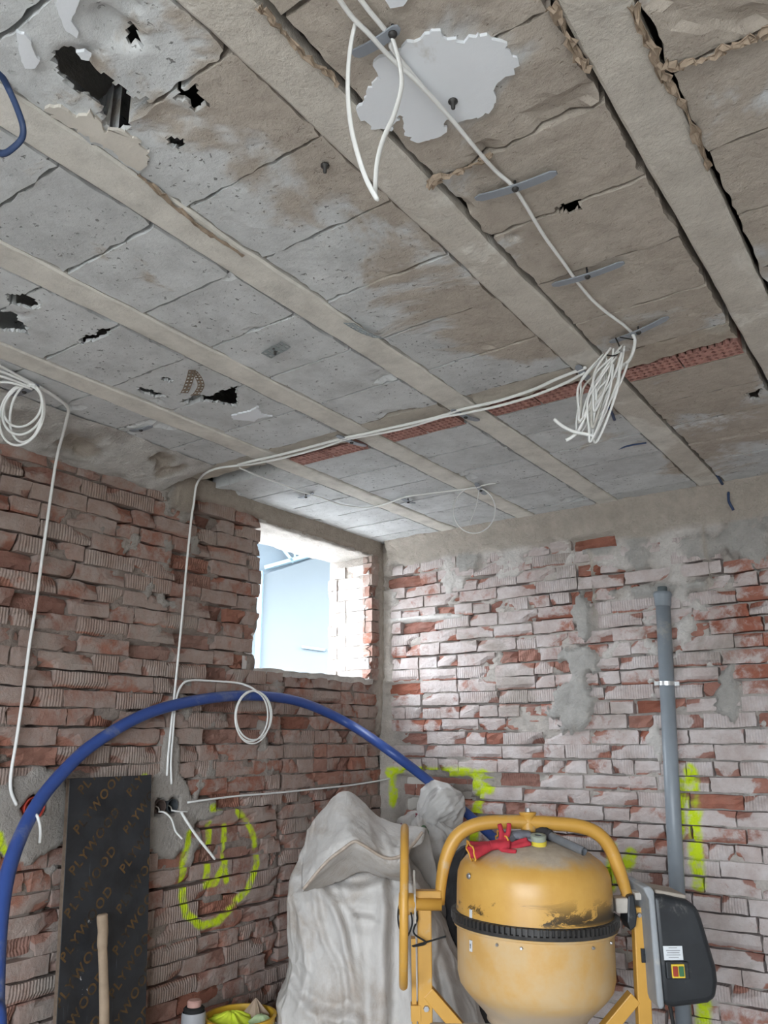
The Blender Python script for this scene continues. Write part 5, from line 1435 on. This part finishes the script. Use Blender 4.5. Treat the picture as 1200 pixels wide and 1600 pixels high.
# run over the ceiling from the top edge of the picture to the hanging bundle
cable([(-0.681, 0.829, 2.785), (-0.687, 0.886, 2.785), (-0.683, 0.942, 2.785), (-0.681, 1.006, 2.785)] + [(-0.671, 1.074, 2.783), (-0.666, 1.187, 2.783), (-0.666, 1.319, 2.783)] + [(-0.669, 1.407, 2.793), (-0.661, 1.472, 2.793), (-0.667, 1.559, 2.793), (-0.681, 1.694, 2.793), (-0.688, 1.835, 2.793), (-0.694, 1.939, 2.793), (-0.695, 2.064, 2.793), (-0.685, 2.170, 2.793), (-0.670, 2.267, 2.793), (-0.665, 2.331, 2.793)], 0.0048, 'ceiling_cable',
      'white cable running diagonally across the ceiling from the top edge past the white plaster patch', 'cable')
cable([(-0.657, 0.855, 2.793), (-0.659, 0.900, 2.793), (-0.659, 0.949, 2.793), (-0.661, 0.977, 2.793)] + [(-0.670, 0.990, 2.791), (-0.673, 1.056, 2.791), (-0.673, 1.100, 2.791)], 0.0048, 'ceiling_cable', 'short white cable under the topmost grey strap beside the plaster patch', 'cable')
# narrow loop that hangs down from the topmost strap
lp = [(-0.661, 0.959, 2.798), (-0.676, 0.949, 2.829), (-0.688, 0.933, 2.837), (-0.695, 0.919, 2.816), (-0.704, 0.914, 2.775), (-0.713, 0.915, 2.717), (-0.716, 0.918, 2.650), (-0.715, 0.927, 2.588), (-0.708, 0.939, 2.533), (-0.699, 0.950, 2.489), (-0.687, 0.962, 2.454)] + [(-0.692, 0.968, 2.461), (-0.692, 0.967, 2.484), (-0.686, 0.966, 2.534), (-0.676, 0.971, 2.579), (-0.659, 0.979, 2.625), (-0.646, 0.983, 2.677), (-0.643, 0.979, 2.712), (-0.648, 0.973, 2.756), (-0.654, 0.966, 2.788)]
cable(lp, 0.0052, 'cable_loop', 'narrow white cable loop hanging from the topmost ceiling strap', 'cable', flat=0.6)
# two cables along the clay bricks, one going down the left wall
cable([(-0.875, 2.476, 2.791), (-0.995, 2.503, 2.791), (-1.097, 2.536, 2.791), (-1.251, 2.554, 2.791), (-1.412, 2.543, 2.791), (-1.506, 2.554, 2.791)] + [(-1.654, 2.547, 2.791), (-1.774, 2.537, 2.791), (-1.899, 2.527, 2.791), (-1.977, 2.517, 2.791), (-2.136, 2.516, 2.791), (-2.321, 2.513, 2.791), (-2.468, 2.502, 2.791), (-2.579, 2.498, 2.791)], 0.0062, 'ceiling_cable', 'upper of the two white cables running along the red hollow bricks', 'cable')
cable([(-0.889, 2.500, 2.785), (-0.989, 2.544, 2.785), (-1.116, 2.576, 2.785), (-1.267, 2.585, 2.785), (-1.414, 2.571, 2.785), (-1.506, 2.553, 2.785)] + [(-1.670, 2.572, 2.789), (-1.792, 2.562, 2.789), (-1.910, 2.541, 2.789), (-1.988, 2.531, 2.789), (-2.125, 2.547, 2.789), (-2.351, 2.547, 2.789), (-2.494, 2.530, 2.789), (-2.571, 2.508, 2.789), (-2.654, 2.481, 2.789), (-2.725, 2.476, 2.789), (-2.806, 2.498, 2.789), (-2.893, 2.545, 2.789)] + [(-2.926, 2.556, 2.758), (-2.931, 2.554, 2.683), (-2.951, 2.562, 2.599), (-2.966, 2.564, 2.383), (-2.966, 2.557, 2.133), (-2.971, 2.552, 1.922), (-2.971, 2.544, 1.746), (-2.971, 2.537, 1.603), (-2.973, 2.534, 1.492), (-2.979, 2.540, 1.403)], 0.0056, 'wall_cable',
      'white cable coming off the ceiling and down the left wall to the socket holes', 'cable')
cable([(-2.906, 3.013, 1.797), (-2.931, 2.983, 1.818), (-2.961, 2.931, 1.833), (-2.971, 2.768, 1.834), (-2.971, 2.646, 1.830), (-2.971, 2.592, 1.812), (-2.971, 2.562, 1.761), (-2.971, 2.553, 1.689), (-2.971, 2.551, 1.575), (-2.975, 2.553, 1.464), (-2.979, 2.569, 1.366)], 0.0052, 'wall_cable', 'white cable branching off below the window to the small coil on the left wall', 'cable')
def coil(center, axis_u, axis_v, loops):
    C_ = Vector(center); out = []
    for (ru, rv, du, dv, dn, ph) in loops:
        nn_ = Vector(axis_u).cross(Vector(axis_v)).normalized()
        out.append([C_ + Vector(axis_u) * (du + ru * math.cos(t)) + Vector(axis_v) * (dv + rv * math.sin(t)) + nn_ * dn * math.sin(t * 1.0 + ph) for t in [2 * math.pi * i / 40 + ph for i in range(41)]])
    return out
cc = Vector([(-2.896, 2.992, 1.667)][0])
lo = coil(cc, (0, 1, 0), (0, 0, 1), [(0.115, 0.128, 0, 0, 0.008, 1.4), (0.105, 0.122, -0.012, 0.004, 0.01, 1.5), (0.118, 0.118, 0.006, 0.008, 0.008, 1.6)])
mb = MB()
for l in lo: mb.tube(l, 0.0042, 7)
mb.tube(spline([lo[0][0], cc + Vector((-0.02, 0.04, 0.125)), cc + Vector((-0.05, 0.05, 0.13))], 6), 0.0042, 7)
tag(mb.build('cable_coil', M_CABLE, smooth=True, center=True), 'small round white cable coil hanging on the left wall over the blue pipe', 'cable coil')
# left end of the ceiling: coil and its cable down the wall
clc = Vector([(-2.571, 1.425, 2.679)][0])
U_ = RIGHT; Vv = Vector((0, 0, 1))
lo = coil(clc, U_, Vv, [(0.088, 0.115, 0.0, -0.005, 0.02, 1.2), (0.082, 0.092, 0.004, 0.012, 0.02, 1.3), (0.078, 0.075, 0.0, 0.026, 0.025, 1.2), (0.07, 0.105, 0.016, 0.0, 0.03, 1.1)])
mb = MB()
for l in lo: mb.tube(l, 0.0045, 7)
for s in ([(-2.506, 1.223, 2.791), (-2.508, 1.292, 2.791), (-2.529, 1.375, 2.791), (-2.547, 1.440, 2.791)], [(-2.558, 1.253, 2.785), (-2.533, 1.307, 2.785), (-2.536, 1.380, 2.785), (-2.551, 1.449, 2.785)], [(-2.623, 1.290, 2.779), (-2.559, 1.323, 2.779), (-2.552, 1.386, 2.779), (-2.556, 1.442, 2.779)], [(-2.686, 1.325, 2.775), (-2.595, 1.345, 2.775), (-2.564, 1.386, 2.775), (-2.557, 1.444, 2.775)]):
    mb.tube(spline(s, 6), 0.0045, 7)
tag(mb.build('cable_coil', M_CABLE, smooth=True, center=True), 'loose white cable coil hanging under the ceiling at the left edge', 'cable coil')
cable([(-2.540, 1.406, 2.791), (-2.563, 1.496, 2.791), (-2.593, 1.574, 2.791), (-2.619, 1.621, 2.791), (-2.660, 1.660, 2.791)] + [(-2.721, 1.694, 2.780), (-2.821, 1.747, 2.754), (-2.901, 1.786, 2.722), (-2.951, 1.810, 2.672), (-2.961, 1.814, 2.621), (-2.969, 1.814, 2.469), (-2.969, 1.809, 2.278), (-2.969, 1.805, 2.080), (-2.971, 1.799, 1.914), (-2.971, 1.796, 1.729), (-2.971, 1.791, 1.562), (-2.971, 1.785, 1.446), (-2.971, 1.792, 1.378), (-2.979, 1.827, 1.323)], 0.0062, 'wall_cable', 'long white cable hanging down the left wall towards the red box', 'cable')
# big bundle
tops = Vector([(-0.711, 2.269, 2.718)][0]); bots = Vector([(-0.796, 2.213, 2.417)][0])
rb = random.Random(9); mb = MB(); mbd = MB()
for q in range(11):
    a = tops + RIGHT * rb.uniform(-0.035, 0.05) + Vector((0, 0, rb.uniform(-0.05, 0.02))) + FWD * rb.uniform(-0.02, 0.02)
    b = bots + RIGHT * rb.uniform(-0.03, 0.03) + Vector((0, 0, rb.uniform(-0.005, 0.11))) + FWD * rb.uniform(-0.02, 0.02)
    w = rb.uniform(0.012, 0.03); m = (a + b) / 2
    pts = [a, a.lerp(b, 0.3) - RIGHT * w * 1.4, m - RIGHT * (w + rb.uniform(0, 0.02)), a.lerp(b, 0.85) - RIGHT * w * 0.6, b, a.lerp(b, 0.85) + RIGHT * w * 0.5, m + RIGHT * w * 0.9, a.lerp(b, 0.3) + RIGHT * w * 0.9, a + RIGHT * 0.008 - Vector((0, 0, 0.004))]
    (mbd if q % 4 == 3 else mb).tube(spline(pts, 6), 0.0058, 7, flat=0.6)
bun = empty('cable_bundle', (bots.x, bots.y, bots.z - 0.02), 0, 'big white cable bundle hanging from the ceiling by a grey strap', 'cable bundle')
def shift(m): m.v = [(v[0] - bots.x, v[1] - bots.y, v[2] - bots.z + 0.02) for v in m.v]; return m
mb.tube(spline([(-0.665, 2.332, 2.794), (-0.659, 2.330, 2.757), (-0.674, 2.314, 2.699), (-0.700, 2.294, 2.666), (-0.715, 2.283, 2.633)], 6), 0.0058, 7)
mb.tube(spline([(-0.879, 2.166, 2.494), (-0.859, 2.175, 2.471), (-0.828, 2.180, 2.447), (-0.794, 2.195, 2.435), (-0.772, 2.213, 2.428)], 6), 0.0055, 7)
mb.tube(spline([(-0.853, 2.183, 2.424), (-0.839, 2.190, 2.432), (-0.815, 2.199, 2.454), (-0.784, 2.200, 2.514)], 6), 0.0055, 7)
shift(mb).build('strands', M_CABLE, bun, smooth=True)
shift(mbd).build('dusty_strands', M_CABLE_D, bun, smooth=True)
tie = MB().tube(spline([(-0.707, 2.292, 2.771), (-0.693, 2.277, 2.729), (-0.694, 2.261, 2.701), (-0.705, 2.245, 2.689), (-0.721, 2.233, 2.691)], 5), 0.0022, 6).tube(spline([(-0.696, 2.298, 2.773), (-0.669, 2.319, 2.767), (-0.660, 2.337, 2.770)], 5), 0.0022, 6)
shift(tie).build('tie_wire', M_RUBBER, bun, smooth=True)
# thin cable to the small loop at the far end
cable([(-2.610, 2.538, 2.793), (-2.620, 2.660, 2.793), (-2.619, 2.796, 2.793), (-2.621, 2.993, 2.793), (-2.606, 3.130, 2.793), (-2.598, 3.313, 2.793), (-2.529, 3.426, 2.793), (-2.407, 3.437, 2.793)] + [(-2.239, 3.388, 2.791), (-2.098, 3.406, 2.791), (-1.930, 3.446, 2.791), (-1.829, 3.466, 2.791)], 0.0042, 'ceiling_cable', 'thin white cable along the far ceiling above the window', 'cable')
lc = Vector([(-1.872, 3.476, 2.678)][0])
lo = coil(lc, RIGHT, (0, 0, 1), [(0.105, 0.12, 0, 0, 0.02, 1.3)])
mb = MB().tube(lo[0], 0.0034, 7).tube(spline([lc + RIGHT * 0.03 + Vector((0, 0, 0.118)), lc + RIGHT * 0.01 + Vector((0, 0, 0.02)), lc - RIGHT * 0.03 - Vector((0, 0, 0.08))], 6), 0.0025, 6).tube(spline([(-1.842, 3.457, 2.791), (-1.764, 3.448, 2.791), (-1.733, 3.457, 2.791)], 5), 0.004, 6)
tag(mb.build('cable_loop', M_CABLE, smooth=True, center=True), 'small thin cable loop hanging from the ceiling right of the window', 'cable')
# cable along the left wall towards the corner
cable([(-2.981, 2.671, 1.281), (-2.971, 2.767, 1.287), (-2.971, 2.975, 1.293), (-2.971, 3.250, 1.293), (-2.971, 3.558, 1.297), (-2.971, 3.843, 1.301)] + [(-2.961, 4.080, 1.312), (-2.941, 4.267, 1.327)], 0.0048, 'wall_cable', 'white cable running level along the left wall above the yellow sprayed mark', 'cable')
# loose ends at the socket holes and the red box
cable([(-2.986, 2.512, 1.253), (-2.961, 2.527, 1.248), (-2.951, 2.557, 1.220), (-2.951, 2.583, 1.170), (-2.941, 2.599, 1.148), (-2.931, 2.609, 1.134)], 0.004, 'cable_end', 'thin curled white wire end below the left socket hole', 'cable')
cable([(-2.981, 2.636, 1.245), (-2.951, 2.639, 1.213), (-2.931, 2.683, 1.149), (-2.911, 2.726, 1.094), (-2.901, 2.784, 1.035)], 0.0075, 'cable_end', 'thick straight white cable end sticking out beside the socket holes', 'cable', flat=0.7)
cable([(-2.979, 2.578, 1.254), (-2.971, 2.616, 1.247), (-2.981, 2.675, 1.242)], 0.0035, 'cable_end', 'short level white wire under the right socket hole', 'cable')
cable([(-3.011, 1.918, 1.297), (-2.891, 1.842, 1.303), (-2.816, 1.812, 1.293), (-2.816, 1.826, 1.263), (-2.821, 1.836, 1.228), (-2.826, 1.840, 1.199)], 0.0055, 'cable_end', 'white cable end drooping out of the red box over the blue pipe', 'cable')

# blue cable ends
cable([(-1.333, 0.589, 2.805), (-1.338, 0.613, 2.805)] + [(-1.351, 0.637, 2.798), (-1.344, 0.654, 2.764), (-1.340, 0.669, 2.729), (-1.354, 0.678, 2.712), (-1.381, 0.676, 2.700), (-1.406, 0.672, 2.697), (-1.433, 0.662, 2.709)], 0.0072, 'blue_cable', 'dark blue cable bent in a hook under the ceiling at the top left', 'cable', M_BLUECABLE, flat=0.7)
cable([(-0.955, 2.876, 2.825)] + [(-0.938, 2.865, 2.795), (-0.948, 2.936, 2.795), (-0.963, 3.006, 2.795)], 0.006, 'blue_cable', 'short blue cable end poking from the ceiling beside the big bundle', 'cable', M_BLUECABLE)
cable([(-0.811, 4.052, 2.815)] + [(-0.813, 4.180, 2.795), (-0.809, 4.276, 2.795)] + [(-0.791, 4.164, 2.739), (-0.796, 4.184, 2.705), (-0.784, 4.204, 2.663)], 0.007, 'blue_cable', 'blue cable end hanging where ceiling meets back wall, right side', 'cable', M_BLUECABLE)
cable([(-1.083, 3.389, 2.810)] + [(-1.011, 3.345, 2.799), (-0.944, 3.355, 2.799)], 0.004, 'blue_cable', 'thin blue wire lying in a ceiling joint below the big bundle', 'cable', M_BLUECABLE)

# grey straps that hold the cables
def strap(a, b, label, w=0.026, dz=0.02, screw=0.5, bend=0.006):
    a = Vector(a); b = Vector(b); c = (a + b) / 2
    root = empty('cable_strap', (c.x, c.y, c.z - dz), 0, label, 'strap', 'grey straps on the ceiling')
    d = (b - a); L2 = d.length; d.normalize(); s = d.cross(Vector((0, 0, 1))).normalized()
    mb = MB(); top, bot = [], []
    nn = 14
    outl = []
    for i in range(nn + 1):
        t = -L2 / 2 + L2 * i / nn
        e = min(1, max(0, (L2 / 2 - abs(t)) / (w * 0.5)))
        outl.append((t, w / 2 * math.sqrt(max(0.15, 1 - (1 - e) ** 2))))
    vs = []
    for zz in (0.0, 0.004):
        for (t, ww) in outl:
            bz = -bend * math.cos(math.pi * t / L2) + bend
            for sg in (-1, 1): vs.append(tuple(d * t + s * ww * sg + Vector((0, 0, zz + bz))))
    m = 2 * (nn + 1); fs = []
    for i in range(nn):
        p = 2 * i
        fs += [(p, p + 1, p + 3, p + 2), (m + p, m + p + 2, m + p + 3, m + p + 1), (p, p + 2, m + p + 2, m + p), (p + 1, m + p + 1, m + p + 3, p + 3)]
    fs += [(0, m, m + 1, 1), (m - 2, m - 1, 2 * m - 1, 2 * m - 2)]
    mb.add(vs, fs).build('strap', M_CLIP, root, bevel=0.001, seg=1)
    o = MB().lathe([(0.0, -0.007), (0.006, -0.0065), (0.0085, -0.002), (0.0085, 0.0), (0.003, 0.001), (0.003, dz + 0.01)], 12).build('screw', M_GEAR, root, smooth=True)
    tt = -L2 / 2 + L2 * screw; o.location = d * tt + Vector((0, 0, 0.001))
    return root
def tp(l): return l[0], l[1]
strap(*tp([(-0.740, 0.963, 2.805), (-0.634, 0.962, 2.805)]), 'grey plastic strap nearest the top edge, holding the narrow hanging loop', screw=0.86, w=0.024)
strap(*tp([(-0.755, 1.464, 2.805), (-0.557, 1.490, 2.805)]), 'grey strap below the white plaster patch, nearest to it')
strap(*tp([(-0.760, 1.924, 2.805), (-0.553, 1.932, 2.805)]), 'middle one of three slanting grey straps right of the centre beam')
strap(*tp([(-0.746, 2.352, 2.805), (-0.541, 2.298, 2.805)]), 'grey strap from which the big white cable bundle hangs')
strap(*tp([(-0.895, 2.448, 2.805), (-0.904, 2.579, 2.805)]), 'short grey strap just left of the big cable bundle')
strap(*tp([(-1.444, 2.529, 2.805), (-1.411, 2.688, 2.805)]), 'short grey strap on the beam at the middle of the two-cable run')
strap(*tp([(-1.978, 2.478, 2.805), (-1.953, 2.655, 2.805)]), 'short grey strap holding the two cables at the left clay bricks')
strap(*tp([(-2.265, 3.397, 2.805), (-2.266, 3.529, 2.805)]), 'small dark strap on the thin cable above the window corner', dz=0.018)
strap(*tp([(-1.819, 3.409, 2.805), (-1.875, 3.610, 2.805)]), 'small dark strap holding the thin loop near the back wall', dz=0.018)
strap(*tp([(-2.683, 1.441, 2.805), (-2.522, 1.443, 2.805)]), 'grey strap holding the loose coil at the left edge', w=0.03, dz=0.03)
strap(*tp([(-2.673, 1.959, 2.805), (-2.551, 1.976, 2.805)]), 'empty grey strap on the ceiling above the left wall plaster', w=0.024, dz=0.006)
strap(*tp([(-2.717, 3.083, 2.805), (-2.592, 3.061, 2.805)]), 'small strap on the thin cable just above the window lintel', w=0.02, dz=0.016)

# perforated steel strips hanging from the ceiling
def perf_strip(pts, w, side, name, label, mat):
    P = spline(pts, 6); c = P[-1].copy()
    mb = MB(); s = Vector(side).normalized()
    # two rows of round holes: build cells round each hole
    lens = [0]
    for i in range(1, len(P)): lens.append(lens[-1] + (P[i] - P[i - 1]).length)
    tot = lens[-1]; cell = w / 2; nn = max(2, int(tot / cell))
    def at(t):
        for i in range(1, len(P)):
            if lens[i] >= t: return P[i - 1].lerp(P[i], (t - lens[i - 1]) / max(1e-9, lens[i] - lens[i - 1]))
        return P[-1]
    for i in range(nn):
        for j in range(2):
            u0, u1 = i * tot / nn, (i + 1) * tot / nn; v0 = -w / 2 + j * w / 2; v1 = v0 + w / 2
            uc, vc = (u0 + u1) / 2, (v0 + v1) / 2; hr = cell * 0.30
            outer = []; inner = []
            for q in range(8):
                a = math.pi / 4 * q
                cu, cv = math.cos(a), math.sin(a); mxx = max(abs(cu), abs(cv))
                outer.append((uc + cu / mxx * (u1 - u0) / 2, vc + cv / mxx * (v1 - v0) / 2)); inner.append((uc + cu * hr, vc + cv * hr))
            vs = [tuple(at(u) + s * v - c) for u, v in outer + inner]
            mb.add(vs, [(q, (q + 1) % 8, 8 + (q + 1) % 8, 8 + q) for q in range(8)])
    o = mb.build(name, mat, None, solid=0.0015); o.location = c
    return tag(o, label, 'metal strip')
M_RUST = simple('rusty_strip', (0.13, 0.095, 0.07), 0.8, 0.3, 30)
M_GALV = simple('galvanised_strip', (0.27, 0.30, 0.30), 0.5, 0.15, 30, metal=0.3)
perf_strip([(-2.006, 1.703, 2.796), (-2.002, 1.693, 2.758), (-2.002, 1.682, 2.719), (-2.005, 1.674, 2.698)], 0.026, RIGHT, 'perforated_strip', 'short straight rusty perforated strip hanging at the black ceiling hole', M_RUST)
perf_strip([(-2.002, 1.707, 2.792), (-1.978, 1.709, 2.762), (-1.968, 1.714, 2.732), (-1.969, 1.700, 2.698), (-1.986, 1.701, 2.694)], 0.024, RIGHT, 'perforated_strip', 'curled rusty perforated strip beside the straight one at the ceiling hole', M_RUST)
perf_strip([(-1.351, 1.747, 2.785), (-1.351, 1.781, 2.785), (-1.346, 1.829, 2.785), (-1.331, 1.877, 2.785)], 0.04, (1, 0.2, -0.3), 'perforated_strip', 'grey perforated bracket on the beam near the middle of the ceiling', M_GALV)
perf_strip([(-1.721, 1.773, 2.795), (-1.678, 1.764, 2.795), (-1.639, 1.759, 2.795), (-1.614, 1.750, 2.795)], 0.04, (0.3, 1, -0.2), 'perforated_strip', 'grey metal bracket on a block left of the ceiling middle', M_GALV)

# red flush box in the left wall, boxes in the socket holes
M_REDBOX = simple('red_plastic_box', (0.42, 0.06, 0.04), 0.55, 0.12, 20)
jb = empty('junction_box', (XL + 0.008, 1.904, 1.308), 0, 'round red plastic flush box in the left wall', 'junction box')
MB().lathe([(0.0, -0.055), (0.034, -0.055), (0.036, -0.03), (0.0365, 0.0), (0.042, 0.004), (0.043, 0.0), (0.041, -0.006), (0.0395, -0.056), (0.0, -0.058)], 32, axis='X').build('box', M_REDBOX, jb, auto=True)
MB().box((-0.012, 0, 0.004), (0.006, 0.066, 0.006)).build('bridge', M_REDBOX, jb)
for i, yy in enumerate((2.52, 2.59)):
    sb = empty('socket_box', (XL + 0.004, yy, 1.272), 0, ('left' if i == 0 else 'right') + ' one of two socket boxes set in the grey plaster patch', 'socket box')
    MB().lathe([(0.0, -0.058), (0.026, -0.058), (0.027, 0.0), (0.030, 0.003), (0.030, -0.058), (0.0, -0.06)], 24, axis='X').build('box', simple('socket_dark' + str(i), (0.10, 0.07, 0.06) if i == 0 else (0.06, 0.065, 0.07), 0.7), sb, auto=True)
    MB().tube(spline([(-0.045, -0.01, 0.01), (-0.02, 0.005, -0.005), (-0.005, 0.0, -0.018)], 5), 0.003, 6).build('wire_end', M_DUSTY_STEEL, sb, smooth=True)

# screws and fixings left in the ceiling
for (p, lab) in (([(-0.647, 1.176, 2.801)][0], 'dark screw anchor in the white plaster patch'), ([(-0.979, 1.173, 2.801)][0], 'rusty nail in a brown stained ceiling block'), ([(-1.673, 1.765, 2.801)][0], 'small fixing stub beside the grey bracket on the ceiling')):
    o = MB().lathe([(0.0, -0.022), (0.004, -0.020), (0.005, -0.006), (0.010, -0.004), (0.010, 0.0), (0.003, 0.001), (0.003, 0.02)], 12).build('ceiling_screw', M_GEAR, smooth=True)
    o.location = p; tag(o, lab, 'screw')

# ------------------------------------------------------------------ neighbouring hall seen through the window
M_HALL = simple('pale_cladding', (0.21, 0.24, 0.26), 0.6, 0.02, 2)
M_HALLBLUE = simple('pale_blue_steel', (0.44, 0.60, 0.68), 0.5, 0.06, 3)
M_HALLDARK = simple('grey_gable_and_shade_sheet', (0.26, 0.31, 0.35), 0.7, 0.05, 3)
ho = Vector([(-7.950, 9.161, 3.008)][0]); gz = -0.6; HD = 12.0
ho.z = gz
hall = empty('neighbouring_hall', ho, RZ, 'white clad hall with pale blue steel truss seen through the window opening', 'building')
def hl(pts): return to_loc(pts, ho)
def hxz(pts): return [(p.x, p.z) for p in hl(pts)]
q = hxz([(-8.302, 8.568, 3.999), (-6.147, 9.782, 4.845)])
zc_ = hxz([(-8.041, 8.471, 4.801)])[0][1]
wallp = [(-6.0, 0.0), (9.0, 0.0), (9.0, zc_), (q[1][0], min(q[1][1], zc_)), q[0], (-6.0, q[0][1])]
MB().prism(wallp, 0.0, 0.12, 'XZ').build('wall_panel', M_HALL, hall)
MB().box((1.5, 0.16, zc_ / 2 + 1.2), (15.0, 0.08, zc_ - 2.4)).build('gable_sheet', M_HALLDARK, hall)
MB().box((1.5, -2.3, zc_ + 0.06), (15.2, 4.9, 0.12)).build('shade_canopy', M_HALLDARK, hall)  # unseen overhang, added to darken the top of the hall wall
for sx_ in (-6.05, 9.05): MB().box((sx_, -2.3, zc_ / 2), (0.1, 4.9, zc_)).build('shade_side_wall', M_HALLDARK, hall)  # unseen ends, added to keep light off the hall wall from the sides
def member(name, a, b, w, dep=0.09, y=-0.06):
    A_, B_ = hxz([a, b]); MB().bar((A_[0], y, A_[1]), (B_[0], y, B_[1]), w, dep, (0, 1, 0)).build(name, M_HALLBLUE, hall)
P9 = [(-8.238, 8.578, 4.100), (-7.423, 9.057, 4.363), (-6.156, 9.795, 4.789), (-8.050, 8.549, 4.561), (-7.869, 8.805, 4.190), (-7.807, 8.752, 4.467), (-7.836, 8.809, 4.245), (-7.309, 9.095, 4.482), (-6.988, 9.307, 4.517), (-7.404, 8.900, 4.852)]
member('truss_chord', P9[0], P9[2], 0.056)
member('truss_web', P9[3], P9[4], 0.042); member('truss_web', P9[5], P9[6], 0.03); member('truss_web', P9[9], P9[8], 0.03)
pp = hxz([(-8.287, 8.563, 4.045)])[0]
MB().box((pp[0], -0.06, pp[1] / 2), (0.055, 0.12, pp[1])).build('corner_post', M_HALLBLUE, hall)
MB().box((pp[0] - 0.045, -0.02, pp[1] / 2), (0.022, 0.08, pp[1])).build('corner_post', M_HALLBLUE, hall)
dd = hxz([(-7.945, 9.203, 2.897), (-7.670, 9.412, 2.849)])
MB().bar((dd[0][0], -0.05, dd[0][1]), (dd[1][0], -0.05, dd[1][1]), 0.10, 0.035, (0, 0, 1)).build('door_canopy', M_HALLBLUE, hall)
tag(MB().box((-63.5, 4, gz - 0.05), (120, 160, 0.1)).box((28.25, 44.5, gz - 0.05), (63.5, 79, 0.1)).box((31.5, 1.5, gz - 0.05), (57, 7, 0.1)).build('ground_outside', simple('dark_yard', (0.13, 0.13, 0.125), 0.95)), kind='structure')

tag(MB().box((0, -42.6, gz - 0.05), (160, 80, 0.1)).build('added_ground_front', simple('pale_added_ground', (0.36, 0.35, 0.33), 0.95)), kind='structure')  # unseen ground, added to cut daylight rising through the opening to the ceiling
tag(MB().box((XL - WT - 1.1, 3.6, 1.30), (2.1, 5.0, 0.12)).build('bounce_slab_outside', simple('white_bounce_slab', (0.78, 0.78, 0.77), 0.8)), kind='structure')  # unseen white slab, added to bounce daylight up to lintel and ceiling
